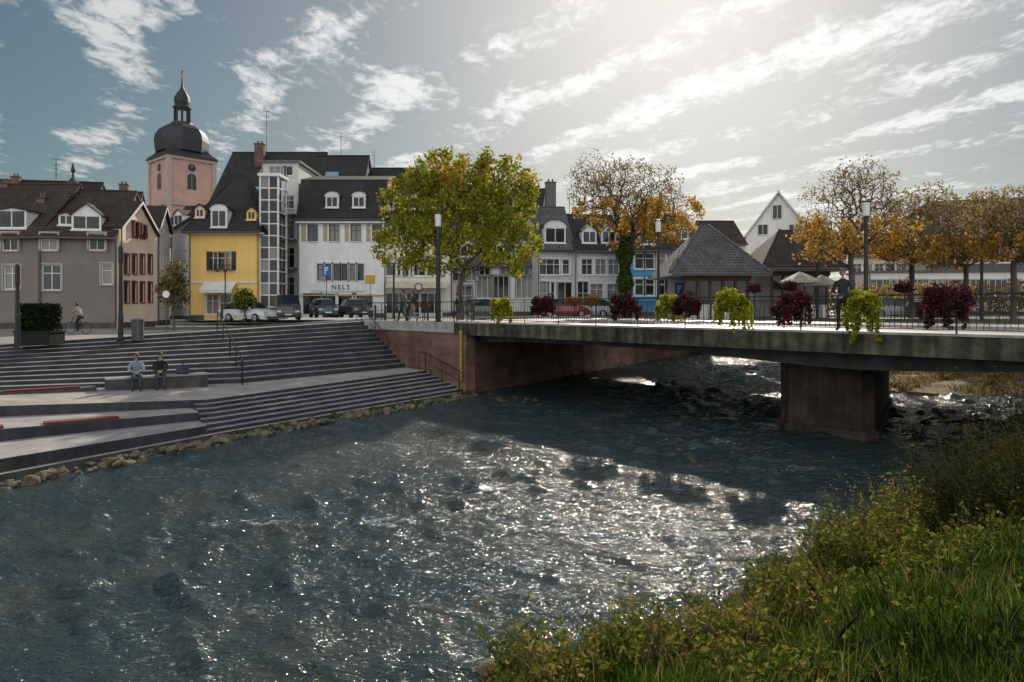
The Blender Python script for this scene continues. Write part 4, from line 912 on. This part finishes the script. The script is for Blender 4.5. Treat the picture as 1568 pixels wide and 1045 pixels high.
def pavilion(name,pl,pr,D,pyE,pyP,depth,rm,rl):
    b=Bld(name,pl,D,pr,D,0,depth); H=b.z(pyE); b.H=H; mb=b.mb(); W=b.W
    for i in range(6):
        for bb in (.2,depth-.35): a_=.2+(W-.55)*i/5; mb.box(WOOD,a_,a_+.16,bb,bb+.16,0,H-.1)
    for i in range(5):
        a_=.36+(W-.55)*i/5; mb.poly(GL,[(a_,.3,1.0),(a_+(W-.55)/5-.16,.3,1.0),(a_+(W-.55)/5-.16,.3,H-.5),(a_,.3,H-.5)]); mb.box(cl,a_,a_+(W-.55)/5-.16,.22,.34,0,1.0)
    mb.box(WOOD,.1,W-.1,.15,.4,H-.5,H-.17); mb.box(cl,.36,W-.36,depth-1.5,depth-.4,0,H-.2); mb.finish('walls',b.e); b.roof_hip(b.z(pyP,0,depth/2),rm,.9,rl); return b
p_=pavilion('market_pavilion',1044,1154,46,419,345,6.2,ROOFG,.5)
p2=pavilion('market_pavilion',1178,1275,50,412,352,6,ROOFB,.8)
def parasol(px,D,r=1.6,h=2.4,m=WHITE):
    mb=MB(); c=(PX(px,D),D,0); mb.tube(GREYM,[c,(c[0],c[1],h)],.03,6); mb.lathe(m,c,[(r,h-.25),(r,h-.12),(r*.5,h+.22),(.04,h+.5)],8); mb.lathe(CONCD,c,[(.3,0),(.3,.1),(.05,.12)],10); mb.finish('parasol',None,loc=c)
parasol(1225,44,1.3,2.6,mat('canvas_beige',(0.45,0.42,0.36))); parasol(1258,46,1.2,2.5,MATS['canvas_beige'])
# --- church tower
ct=empty('church_tower',(PX(253,112),112,0)); PKS=mat('pink_plaster',(0.56,0.35,0.29),(0.44,0.28,0.235),.9,.4,.2); STN=mat('pale_sandstone',(0.5,0.40,0.34))
c0=Vector((PX(252,112),118,0)); half=3.75
def ctT(p):
    ca,sa=math.cos(-.72),math.sin(-.72); x=p[0]*ca-p[1]*sa; y=p[0]*sa+p[1]*ca; return (c0.x+x,c0.y+y,p[2])
mb=MB(); mb.T=ctT; Ht=PZ(247,118)
mb.box(PKS,-half,half,-half,half,0,Ht)
for sx in (-1,1):
    for sy in (-1,1): mb.box(STN,sx*half-.35,sx*half+.35,sy*half-.35,sy*half+.35,0,Ht-.003)
for z in (Ht-.5,Ht-8.2): mb.box(STN,-half-.4,half+.4,-half-.4,half+.4,z,z+.45 if z>Ht-1 else z+.3)
LOU=mat('louvres',(0.06,0.05,0.05),(0.04,0.035,0.035),.8,3,.1)
def face_win(fn):
    zc_=Ht-4.1; pr=[(-.75,zc_-1.3),(.75,zc_-1.3)]+[(.75*math.cos(a_),zc_+.7+.75*math.sin(a_)) for a_ in np.linspace(0,math.pi,9)]
    mb.poly(LOU,[fn(x,z,.03) for x,z in pr])
    for i in range(len(pr)):
        (x0,z0),(x1,z1)=pr[i],pr[(i+1)%len(pr)]; s_=1.28; zz=zc_
        mb.poly(STN,[fn(x0,z0,.05),fn(x1,z1,.05),fn(x1*s_,zz+(z1-zz)*1.18,.05),fn(x0*s_,zz+(z0-zz)*1.18,.05)])
    mb.poly(STN,[fn(-.04,zc_-1.3,.06),fn(.04,zc_-1.3,.06),fn(.04,zc_+1.4,.06),fn(-.04,zc_+1.4,.06)])
    cz=Ht-1.7; mb.poly(STN,[fn(.85*math.cos(a_),cz+.85*math.sin(a_),.06) for a_ in np.linspace(0,2*math.pi,20,endpoint=False)]); mb.poly(LOU,[fn(.68*math.cos(a_),cz+.68*math.sin(a_),.08) for a_ in np.linspace(0,2*math.pi,20,endpoint=False)])
    mb.poly(YEL,[fn(-.04,cz,.1),fn(.04,cz,.1),fn(.04,cz+.5,.1),fn(-.04,cz+.5,.1)])
face_win(lambda x,z,o:(x,-half-o,z)); face_win(lambda x,z,o:(-half-o,x,z)); face_win(lambda x,z,o:(half+o,x,z))
mb.finish('masonry',ct)
mb=MB(); mb.T=ctT
def zz_(py): return PZ(py,118)-Ht
q2=math.sqrt(2)
SLT=mat('dark_slate_dome',(0.035,0.035,0.04),(0.022,0.022,0.026),.6,2,.3)
mb.lathe(SLT,(0,0,Ht),[(half*q2+.9,-.05),(half*q2+.5,zz_(243)),(half*q2*.93,zz_(238)),(half*q2*.80,zz_(232))],4,math.pi/4)
mb.lathe(SLT,(0,0,Ht),[(4.1,zz_(236)),(4.25,zz_(228)),(4.35,zz_(218)),(4.2,zz_(210)),(3.6,zz_(201)),(2.6,zz_(195)),(1.75,zz_(192)),(1.7,zz_(189))],8,math.pi/8)
for i in range(8):
    a_=math.pi/8+i*math.pi/4; r=1.15; mb.box(SLT,r*math.cos(a_)-.13,r*math.cos(a_)+.13,r*math.sin(a_)-.13,r*math.sin(a_)+.13,Ht+zz_(191),Ht+zz_(166))
mb.lathe(SLT,(0,0,Ht),[(1.5,zz_(167)),(1.55,zz_(165)),(1.1,zz_(162)),(1.3,zz_(157)),(1.25,zz_(150)),(.8,zz_(143)),(.4,zz_(138)),(.2,zz_(133)),(.1,zz_(120)),(.05,zz_(106))],8,math.pi/8)
mb.lathe(YEL,(0,0,Ht),[(.02,zz_(121)),(.28,zz_(119)),(.02,zz_(116))],8)
mb.box(DARK,-.45,.45,-.05,.05,Ht+zz_(111),Ht+zz_(110)); mb.finish('onion_dome_roof',ct)
mb=MB(); c=(PX(112,75),75,0); z=PZ(290,75); mb.lathe(SLT,(c[0],c[1],0),[(.7,z-2),(.6,z),(.75,z+.1),(.5,z+.8),(.12,z+1.3),(.1,z+1.8),(.25,z+2.0),(.03,z+2.9)],8); mb.finish('roof_turret',None,loc=c)
# ---------------------------------------------------------------- lamps, posts
LAMPG=mat('frosted_glass',(0.7,0.72,0.7),(0.65,0.66,0.65),.3,1,0)
def lamp(px,D,zb,h=5.7,r=.085,head=True,nm='street_lamp'):
    c=(PX(px,D),D,zb); e=empty(nm,c); mb=MB()
    mb.lathe(DARK,c,[(r*2,0),(r*2,.06),(r*1.2,.1),(r*1.15,1.2),(r,1.25),(r*.85,h-.75)],12); mb.finish('pole',e,smooth=False)
    if head:
        mb=MB(); mb.lathe(LAMPG,c,[(.13,h-.75),(.16,h-.72),(.17,h-.12),(.15,h-.1)],12); mb.finish('lantern',e); mb=MB(); mb.lathe(DARK,c,[(.2,h-.1),(.2,h-.04),(.05,h)],12); mb.finish('cap',e)
        mb=MB(); mb.box(DARK,c[0]+.13,c[0]+.2,c[1]-.03,c[1]+.03,zb+h-.8,zb+h-.05); mb.finish('bracket',e)
    else:
        mb=MB(); mb.lathe(DARK,c,[(r*.85,h-.75),(r*1.1,h-.72),(r*1.1,h-.05),(r*.3,h)],12); mb.finish('cap',e)
lamp(671,35.2,0.0,5.7,.12); lamp(1008,40.4,0.1,5.9,.09); lamp(1326,31.9,0.1,5.7,.1); lamp(1252,48,0,5.7,.09); lamp(1503,41,0,5.7,.09); lamp(603,50,0,4.8,.07); lamp(345,54,-.3,4,.05,False,'pole_marker')
lamp(185,29,-.69,4.1,.085,False,'light_column'); lamp(27,24,-.69,3.0,.07,False,'light_column')
def bin_(px,D,zb):
    mb=MB(); c=(PX(px,D),D,zb); mb.lathe(GREYM,c,[(.22,0),(.24,.05),(.25,.85),(.27,.87),(.27,.95),(.1,1.0)],14); mb.finish('litter_bin',None,loc=c)
bin_(211,30,-.69); bin_(1100,45,0)
PLB=mat('planter_steel',(0.03,0.028,0.028),(0.02,0.02,0.02),.9,3,.1,spec=.1)
mb=MB(); c=(PX(60,27),27,-.69); mb.box(PLB,c[0]-.7,c[0]+.7,26.6,27.5,-.69,-.2); mb.box(PLB,c[0]-.74,c[0]+.74,26.56,27.54,-.197,-.14); mb.finish('planter_box',None,loc=c)
q=np.random.uniform(-1,1,(5000,3))*[.62,.42,.55]+[c[0],27.05,.38]; V,Fl=leafquads(q,np.random.uniform(.05,.1,5000)); fastmesh('planter_hedge',V,Fl,[leafmat('hedge_dark',[(0.012,0.02,0.01),(0.02,0.032,0.014)],.15)],loc=c)
def sign(px,D,zb,h,kind):
    c=(PX(px,D),D,zb); e=empty({'p':'parking_sign','y':'yellow_sign','r':'round_traffic_sign'}[kind],c); mb=MB(); mb.tube(GREYM,[c,(c[0],c[1],zb+h)],.03,6); mb.finish('post',e); mb=MB()
    if kind=='p':
        bm_=mat('sign_blue',(0.03,0.12,0.45),(0.03,0.1,0.4),.4,1,0); mb.box(bm_,c[0]-.32,c[0]+.32,D-.06,D-.035,zb+h-.9,zb+h); mb.box(WHITE,c[0]-.13,c[0]-.04,D-.075,D-.062,zb+h-.75,zb+h-.15); mb.box(WHITE,c[0]-.04,c[0]+.14,D-.075,D-.062,zb+h-.22,zb+h-.15); mb.box(WHITE,c[0]+.07,c[0]+.14,D-.075,D-.062,zb+h-.42,zb+h-.225); mb.box(WHITE,c[0]-.04,c[0]+.065,D-.075,D-.062,zb+h-.45,zb+h-.38)
    elif kind=='y': mb.box(YEL,c[0]-.4,c[0]+.4,D-.06,D-.035,zb+h-.7,zb+h)
    else:
        mb.T=lambda p:(c[0]+p[0],D-.05+p[2],zb+h-.3+p[1]); mb.lathe(RED,(0,0,0),[(.3,0),(.3,.02)],16); mb.lathe(WHITE,(0,0,-.005),[(.22,0),(.22,.004)],16)
    mb.finish('plate',e)
sign(500,55,0,4.2,'p'); sign(567,55,0,3.4,'y'); sign(641,50,0,2.6,'r'); sign(1040,50,0,2.6,'p'); sign(255,42,-.69,2.6,'r')
for i,px in enumerate((575,590,622,655,700,725)):
    mb=MB(); D=41; c=(PX(px,D),D,0); mb.lathe(DARK,c,[(.06,0),(.06,.8),(.08,.82),(.08,.9),(.03,.95)],8); mb.finish('bollard',None,loc=c)
# ---------------------------------------------------------------- cars
TYRE=mat('tyre',(0.02,0.02,0.02),(0.015,0.015,0.015),.8,5,.1); RIM=mat('alloy',(0.4,0.4,0.4),None,.3,5,0,.8)
CGL=mat('car_glass',(0.02,0.025,0.03),(0.015,0.02,0.025),.05,1,0); HL=mat('headlamp',(0.7,0.7,0.7),None,.15,1,0); TL=mat('tail_lamp',(0.4,0.02,0.02),None,.3,1,0)
def car(name,px,D,zb,head,col,kind='hatch'):
    c=Vector((PX(px,D),D,zb)); e=empty(name,c); ch,sh=math.cos(head),math.sin(head)
    def Tt(p): return (c.x+p[0]*ch-p[1]*sh,c.y+p[0]*sh+p[1]*ch,c.z+p[2])
    pm=mat('car_paint_%02d%02d%02d'%tuple(int(v*99) for v in col),col,tuple(v*.92 for v in col),.25,1,0,coat=.7)
    if kind=='hatch': st=[(-2.0,.55,.55,.74,.74),(-1.95,.85,.88,.80,.66),(-1.75,.92,1.22,.84,.60),(-1.3,.93,1.44,.86,.60),(-.2,.93,1.48,.87,.62),(.45,.93,1.42,.87,.62),(1.05,.93,.96,.86,.70),(1.7,.82,.84,.83,.66),(2.0,.66,.68,.76,.6),(2.07,.5,.5,.7,.55)]
    else: st=[(-2.3,.6,.6,.84,.84),(-2.28,1.1,1.12,.9,.8),(-2.15,1.15,1.85,.92,.76),(-1.6,1.15,1.95,.93,.78),(0,1.15,1.97,.94,.78),(.9,1.15,1.88,.94,.78),(1.5,1.12,1.2,.93,.8),(2.1,.95,.98,.9,.72),(2.3,.7,.72,.84,.7),(2.36,.5,.5,.8,.7)]
    mb=MB(); mb.T=Tt; V=[]
    for (x,zb_2,zt,hw,ht) in st:
        V.append([(x,-hw*.94,.22),(x,-hw,.5 if zb_2>.55 else zb_2),(x,-hw*.97,zb_2),(x,-ht,zt),(x,-ht*.5,zt+.03),(x,ht*.5,zt+.03),(x,ht,zt),(x,hw*.97,zb_2),(x,hw,.5 if zb_2>.55 else zb_2),(x,hw*.94,.22)])
    for i in range(len(V)-1):
        for j in range(9):
            up=(st[i][2]-st[i][1]>.15) or (st[i+1][2]-st[i+1][1]>.15); m=pm
            if j in(2,6) and up: m=CGL
            if j in(3,4,5) and abs(st[i][2]-st[i+1][2])>.2 and up: m=CGL
            mb.poly(m,[V[i][j],V[i+1][j],V[i+1][j+1],V[i][j+1]])
        mb.poly(TYRE,[V[i][0],V[i+1][0],V[i+1][9],V[i][9]])
    mb.poly(pm,V[0]); mb.poly(pm,V[-1]); 
    mb.finish('body',e)
    mb=MB(); mb.T=Tt; L2=st[-1][0]
    for wx in (-L2*.63,L2*.63):
        for sy in(-1,1):
            mb.tube(TYRE,[(wx,sy*.66,.31),(wx,sy*.90,.31)],.31,18); mb.tube(RIM,[(wx,sy*.9,.31),(wx,sy*.915,.31)],.19,12)
    mb.finish('wheels',e)
    mb=MB(); mb.T=Tt; hw=st[-2][3]
    for sy in(-1,1):
        mb.box(HL,L2-.16,L2-.02,sy*hw*.78-.15,sy*hw*.78+.15,.6,.73); mb.box(TL,st[0][0]-.02,st[0][0]+.1,sy*.66-.1,sy*.66+.1,.65,.85)
        mb.box(pm,.75,.95,sy*(.88)+(-.1 if sy<0 else 0),sy*.88+(0 if sy<0 else .1),.95,1.08)
    mb.box(WHITE,L2+.0,L2+.02,-.25,.25,.38,.48); mb.box(WHITE,st[0][0]-.04,st[0][0]-.02,-.25,.25,.5,.6); mb.box(TYRE,L2-.03,L2+.015,-.5,.5,.25,.37); mb.finish('details',e)
car('parked_car',384,51,-.25,math.radians(-25),(0.6,0.62,0.63)); car('parked_van',440,53,-.15,math.radians(-70),(0.03,0.03,0.035),'van')
car('parked_car',496,54,0,math.radians(-65),(0.04,0.06,0.09)); car('parked_car',545,54,0,math.radians(-60),(0.05,0.055,0.06)); car('parked_car',862,55,0,math.radians(10),(0.3,0.04,0.04)); car('parked_car',900,56,0,math.radians(170),(0.45,0.46,0.47))
car('parked_car',1360,56,0,math.radians(10),(0.5,0.5,0.5)); car('parked_car',1430,54,0,math.radians(15),(0.08,0.09,0.1)); car('parked_car',745,55,0,0.1,(0.12,0.13,0.14))
# ---------------------------------------------------------------- flower baskets
MAR=leafmat('maroon_flowers',[(0.06,0.014,0.024),(0.10,0.025,0.04),(0.04,0.014,0.018),(0.22,0.04,0.08),(0.03,0.04,0.016),(0.05,0.07,0.02)],.3)
YG=leafmat('lime_foliage',[(0.26,0.32,0.02),(0.42,0.42,0.03),(0.14,0.19,0.02),(0.55,0.45,0.05),(0.10,0.13,0.02)],.5)
ORF=leafmat('orange_flowers',[(0.4,0.08,0.02),(0.1,0.14,0.03),(0.3,0.03,0.04)],.3)
def basket(c,kind,r=.42,tail=0.0,n=1300,hang=True):
    e=empty('flower_basket',c); mb=MB(); 
    mb.lathe(DARK,c,[(.12,-.16),(.24,-.06),(.28,.05),(.26,.06)],10); 
    if hang: mb.tube(DARK,[(c[0],c[1],c[2]-.1),(c[0]+.1,c[1]+.1,c[2]-.3)],.02,5)
    else: mb.tube(DARK,[(c[0],c[1],c[2]-.1),(c[0],c[1],0)],.03,6)
    mb.finish('bowl',e)
    Q=[]; m=n//4
    q=np.random.normal(size=(m,3)); q/=np.linalg.norm(q,axis=1)[:,None]; Q.append(q*np.random.uniform(.5,.8,(m,1))*r*[.95,.95,.75])
    for _ in range(18):
        dr=np.random.normal(size=3); dr[2]=abs(dr[2])*.8-.25; dr/=np.linalg.norm(dr); lc=dr*r*random.uniform(.5,.95)*[1,1,.75]; lr=r*random.uniform(.16,.36); m=n//24
        q=np.random.normal(size=(m,3)); q/=np.linalg.norm(q,axis=1)[:,None]; Q.append(q*lr*np.random.uniform(.4,1.3,(m,1))+lc)
    q=np.concatenate(Q)+[c[0],c[1],c[2]+.08]
    if tail>0:
        m=n//2; ns=11; a0_=np.random.uniform(0,6.28,ns); l0=np.random.uniform(.35,1.1,ns)*tail; r0_=np.random.uniform(.55,1.0,ns)*r; k=np.random.randint(0,ns,m); t=np.random.rand(m)
        sw=.06*(1-.4*t); q=np.concatenate([q,np.stack([c[0]+np.cos(a0_[k])*r0_[k]+np.random.normal(0,1,m)*sw,c[1]+np.sin(a0_[k])*r0_[k]+np.random.normal(0,1,m)*sw,c[2]-t*l0[k]],1)])
    V,Fl=leafquads(q,np.random.uniform(.045,.09,len(q)),1.4); mt={'m':MAR,'y':YG,'o':ORF}[kind]; fastmesh('flowers',V,Fl,[mt],loc=c,parent=e)
for px,k_,r,tail in [(772,'y',.42,.85),(838,'m',.50,.35),(962,'m',.52,.5),(1028,'y',.46,.5),(1057,'m',.44,.35),(1125,'y',.54,.8),(1215,'m',.55,.6),(1328,'y',.50,1.0),(1447,'m',.60,.55)]:
    p=Lp(Lt(px)); n_=Vector((-.746,-.666))*.14; basket((p.x+n_.x,p.y+n_.y,.83),k_,r,tail,2200)
for px,D,z,k_,r in [(880,44,1.1,'o',.6),(905,44,1.1,'o',.6),(1155,38,1.75,'m',.42),(1210,36,1.8,'m',.42),(1385,33,1.65,'m',.42),(650,42,.9,'o',.3)]: basket((PX(px,D),D,z),k_,r,.1,1200,False)
# ---------------------------------------------------------------- people
SKIN=mat('skin',(0.45,0.27,0.2),(0.42,0.25,0.18),.6,3,0)
def clothm(n,c): return mat('cloth_'+n,c,tuple(x*.7 for x in c),.9,6,.3)
SHOE=clothm('shoe',(0.03,0.03,0.03)); HAIRB=mat('hair_brown',(0.05,0.03,0.02),(0.03,0.02,0.012),.6,20,.5); HAIRG=mat('hair_grey',(0.14,0.13,0.12),(0.08,0.075,0.07),.8,20,.5); EYE=mat('eye_dark',(0.02,0.015,0.01),None,.2,1,0); LIP=mat('lips',(0.3,0.12,0.1),None,.5,1,0)
STAND=dict(pel=(0,0,.95),spi=(0,.0,1.15),che=(0,0,1.36),nec=(0,-.005,1.49),hed=(0,.01,1.57),
 shR=(.17,0,1.41),elR=(.24,-.03,1.13),wrR=(.25,.05,.88),shL=(-.17,0,1.41),elL=(-.24,-.03,1.13),wrL=(-.25,.05,.88),
 hiR=(.09,0,.9),knR=(.11,.03,.5),anR=(.12,-.02,.09),toR=(.14,.14,.045),hiL=(-.09,0,.9),knL=(-.11,.03,.5),anL=(-.12,-.02,.09),toL=(-.14,.14,.045))
def pose(**k): d=dict(STAND); d.update(k); return d
R_=dict(pel=.135,spi=.13,che=.145,nec=.06,hed=.055,sh=.07,el=.05,wr=.033,hi=.1,kn=.066,an=.048,to=.038)
def person(name,loc,yaw,ps,top,legs,hair,look=(0,1,0),longhair=False,bulk=1.0,scale=1.0):
    e=empty(name,loc)
    names=list(ps.keys()); idx={n:i for i,n in enumerate(names)}
    E=[('pel','spi'),('spi','che'),('che','nec'),('nec','hed')]
    for s_ in 'RL': E+=[('che','sh'+s_),('sh'+s_,'el'+s_),('el'+s_,'wr'+s_),('pel','hi'+s_),('hi'+s_,'kn'+s_),('kn'+s_,'an'+s_),('an'+s_,'to'+s_)]
    V=[Vector(ps[n]) for n in names]; rad=[R_[n[:2] if n[:2] in R_ else n]*(bulk if n[:2] in('sp','ch','sh','el','pe','hi') else 1) for n in names]; ed=[(idx[a],idx[b]) for a,b in E]; roots=[idx['pel']]
    for s_,sg in (('R',1),('L',-1)):
        wv=V[idx['wr'+s_]]; d=(wv-V[idx['el'+s_]]).normalized(); side=d.cross(Vector((0,1,0)) if abs(d.y)<.8 else Vector((0,0,1))).normalized(); nrm=d.cross(side).normalized()
        palm=wv+d*.085; V.append(palm); rad.append(.032); pi=len(V)-1; ed.append((idx['wr'+s_],pi)); names.append('hand')
        for k_,ln in enumerate((.068,.078,.074,.058)):
            o=side*(.026-.0175*k_); b0=palm-d*.01+o
            ps_=[b0,palm+o+d*.03,palm+o+d*(.03+ln*.5)+nrm*.012,palm+o+d*(.03+ln*.85)+nrm*.035]; st_=len(V)
            for q_ in ps_: V.append(q_); rad.append(.0095); names.append('hand')
            roots.append(st_); ed+=[(st_,st_+1),(st_+1,st_+2),(st_+2,st_+3)]
        st_=len(V); 
        for q_ in (palm-d*.04+side*.01,palm-d*.02+side*.045,palm+d*.025+side*.055+nrm*.01): V.append(q_); rad.append(.0105); names.append('hand')
        roots.append(st_); ed+=[(st_,st_+1),(st_+1,st_+2)]
    me=bpy.data.meshes.new('body'); me.from_pydata([tuple(v) for v in V],ed,[]); ob=bpy.data.objects.new('body',me); scene.collection.objects.link(ob)
    md=ob.modifiers.new('skin','SKIN'); md.branch_smoothing=.6
    sv=me.skin_vertices[0].data
    for i,r in enumerate(rad): sv[i].radius=(r,r*(.78 if names[i] in('spi','che','pel') else 1)); sv[i].use_root=i in roots
    sd_=ob.modifiers.new('sub','SUBSURF'); sd_.levels=1; sd_.render_levels=1
    dg=bpy.context.evaluated_depsgraph_get(); em=bpy.data.meshes.new_from_object(ob.evaluated_get(dg)); bpy.data.objects.remove(ob)
    em.materials.clear()
    for m in (top,legs,SKIN,SHOE): em.materials.append(m)
    segs=[]
    def tag(a,b):
        n=b[:2]
        if b in('spi','che') : return 0
        if b=='nec' or b=='hed': return 2 if b=='hed' else 0
        if n in('sh','el','wr'): return 0
        if n in('hi','kn','an'): return 1
        return 3
    for a,b in E: segs.append((Vector(ps[a]),Vector(ps[b]),tag(a,b)))
    for s_ in 'RL': wv=Vector(ps['wr'+s_]); d=(wv-Vector(ps['el'+s_])).normalized(); segs.append((wv+d*.02,wv+d*.2,2))
    segs.append((Vector(ps['pel'])+Vector((0,0,.08)),Vector(ps['pel']),0)); 
    for p in em.polygons:
        c=p.center; best=9;t_=0
        for a,b,tg in segs:
            ab=b-a; t=max(0,min(1,(c-a).dot(ab)/max(ab.length_squared,1e-9))); dd=(a+ab*t-c).length
            if dd<best: best=dd;t_=tg
        p.material_index=t_; p.use_smooth=True
    bo=bpy.data.objects.new('body',em); scene.collection.objects.link(bo); bo.parent=e
    hc=Vector(ps['hed'])+Vector((0,.015,.095)); lk=Vector(look).normalized(); rt=lk.cross(Vector((0,0,1))).normalized(); up=rt.cross(lk)
    mb=MB(); mb.T=lambda p: tuple(hc+rt*p[0]+lk*p[1]+up*p[2])
    def ell(m,c,r,cut=None,nu=16,nv=12,fn=None):
        base=len(mb.v); mi=mb.mi(m)
        for i in range(nv+1):
            ph=math.pi*i/nv
            for j in range(nu):
                a_=2*math.pi*j/nu; q=[math.sin(ph)*math.cos(a_),math.sin(ph)*math.sin(a_),math.cos(ph)]
                if fn: q=fn(q)
                mb.v.append(mb.P((c[0]+q[0]*r[0],c[1]+q[1]*r[1],c[2]+q[2]*r[2])))
        for i in range(nv):
            for j in range(nu):
                f_=(base+i*nu+j,base+i*nu+(j+1)%nu,base+(i+1)*nu+(j+1)%nu,base+(i+1)*nu+j)
                if cut and cut(i/nv,j/nu): continue
                mb.f.append(f_); mb.m.append(mi)
    def hs(q):
        x,y,z=q
        if z<0: x*=1+.28*z; y=y*(1+.08*z)
        if y>.85: y=.85+(y-.85)*.3
        return [x,y,z]
    ell(SKIN,(0,0,0),(.077,.095,.118),fn=hs)
    ell(SKIN,(0,.088,-.012),(.014,.022,.026),nu=8,nv=6); 
    for sx in(-1,1): ell(SKIN,(sx*.078,-.005,-.005),(.012,.022,.032),nu=8,nv=6); ell(EYE,(sx*.03,.078,.012),(.011,.008,.007),nu=8,nv=6); mb.box(hair,sx*.03-.016,sx*.03+.016,.082,.09,.03,.036)
    mb.box(LIP,-.024,.024,.074,.085,-.058,-.046)
    ell(hair,(0,-.012,.012),(.086,.1,.122),cut=lambda i,j:(i>.42 and .06<j<.44) or i>.68)
    if longhair: ell(hair,(0,-.06,-.09),(.085,.05,.16))
    h=mb.finish('head',None,smooth=True); h.parent=e
    e.rotation_euler=(0,0,yaw); e.scale=(scale,)*3
    return e
def yaw_to(d): return math.atan2(-d[0],d[1])
jac=clothm('dark_jacket',(0.03,0.033,0.045)); jean=clothm('jeans',(0.04,0.055,0.09)); blk=clothm('black',(0.02,0.02,0.022)); lblue=clothm('light_blue_shirt',(0.25,0.33,0.42)); grey=clothm('grey_coat',(0.12,0.12,0.13)); beige=clothm('beige',(0.3,0.25,0.18))
p=Lp(Lt(1287))+RD*.55
person('man_standing',(p.x,p.y,.10),yaw_to((-.65,-.75)),pose(elR=(.27,-.0,1.15),wrR=(.12,.20,1.06),elL=(-.27,0,1.15),wrL=(-.1,.2,1.02)),jac,blk,HAIRG,look=(.05,1,-.25),bulk=1.18)
walk=pose(knR=(.1,.22,.52),anR=(.1,.26,.12),toR=(.11,.42,.07),knL=(-.1,-.02,.5),anL=(-.1,-.3,.16),toL=(-.1,-.2,.05),elR=(.24,-.12,1.15),wrR=(.25,-.08,.9),elL=(-.24,.05,1.14),wrL=(-.24,.22,.95))
person('pedestrian_walking',(PX(617,37),37,0.0),yaw_to((-1,.1)),walk,grey,jean,HAIRB); person('pedestrian_walking',(PX(633,38),38,0.0),yaw_to((-1,.15)),walk,jac,beige,HAIRB,longhair=True,scale=.95)
person('pedestrian_walking',(PX(700,46),46,0),yaw_to((1,.1)),walk,blk,jean,HAIRB); 
SIT=pose(pel=(0,0,.58),spi=(0,.03,.78),che=(0,.09,.98),nec=(0,.15,1.1),hed=(0,.19,1.17),shR=(.17,.11,1.03),elR=(.24,.22,.78),wrR=(.08,.42,.72),shL=(-.17,.11,1.03),elL=(-.24,.22,.78),wrL=(-.07,.42,.72),
 hiR=(.09,.03,.56),knR=(.12,.45,.56),anR=(.11,.48,.13),toR=(.12,.64,.07),hiL=(-.09,.03,.56),knL=(-.12,.45,.55),anL=(-.13,.55,.13),toL=(-.14,.7,.07))
for off,tp_,lg,hr,lh,lk in [(-.35,lblue,jean,HAIRB,True,(.3,1,-.4)),(.42,blk,jean,HAIRB,False,(-.3,1,-.5))]:
    q=bc+bdir*off-bn*.22; person('teenager_sitting',(q.x,q.y,bc.z-.03),yaw_to((bn.x*.7,bn.y)),SIT,tp_,lg,hr,look=lk,longhair=lh)
mb=MB(); mb.T=benT
bagm=clothm('bag',(0.06,0.05,0.10))
mb.lathe(bagm,(1.2,.3,.5),[(.2,0),(.24,.05),(.22,.2),(.14,.3),(.05,.33)],10); mb.tube(bagm,[(1.1,.2,.78),(1.15,.15,.9),(1.25,.2,.8)],.015,5); mb.finish('backpack',None,loc=bc)
cb_=Vector((PX(120,38),38,-.69)); be=empty('bicycle',cb_); bT=lambda p:(cb_.x-p[0],cb_.y+p[1]+p[0]*.25,cb_.z+p[2]); mb=MB(); mb.T=bT
for wx in(-.52,.52):
    pts=[(wx+.33*math.cos(a_),0,.34+.33*math.sin(a_)) for a_ in np.linspace(0,2*math.pi,25)]; mb.tube(TYRE,pts,.018,6,False)
    for a_ in np.linspace(0,math.pi,7)[:-1]: mb.tube(RIM,[(wx+.32*math.cos(a_),0,.34+.32*math.sin(a_)),(wx-.32*math.cos(a_),0,.34-.32*math.sin(a_))],.003,3,False)
mb.finish('wheels',be); mb=MB(); mb.T=bT
for pp in [[(-.52,0,.34),(-.05,0,.3),(-.2,0,.82),(-.52,0,.34)],[(-.05,0,.3),(.38,0,.8)],[(-.18,0,.72),(.36,0,.86)],[(.52,0,.34),(.36,0,.95)],[(.3,-.25,1.0),(.38,0,.97),(.3,.25,1.0)],[(-.05,-.1,.15),(-.05,.1,.45)]]: mb.tube(DARK,pp,.018,6)
mb.box(DARK,-.34,-.08,-.07,.07,.86,.92); mb.finish('frame',be)
BIK=pose(pel=(0,0,1.0),spi=(0,.08,1.17),che=(0,.2,1.35),nec=(0,.27,1.47),hed=(0,.31,1.54),shR=(.17,.22,1.39),elR=(.24,.38,1.18),wrR=(.24,.5,1.06),shL=(-.17,.22,1.39),elL=(-.24,.38,1.18),wrL=(-.24,.5,1.06),
 hiR=(.09,0,.96),knR=(.11,.38,.85),anR=(.1,.25,.45),toR=(.1,.4,.4),hiL=(-.09,0,.96),knL=(-.11,.25,.62),anL=(-.1,.12,.22),toL=(-.1,.26,.15))
person('cyclist',(cb_.x+.2,cb_.y-.05,cb_.z),yaw_to((-1,.25)),BIK,beige,blk,HAIRB)
print('objects',len(bpy.data.objects))
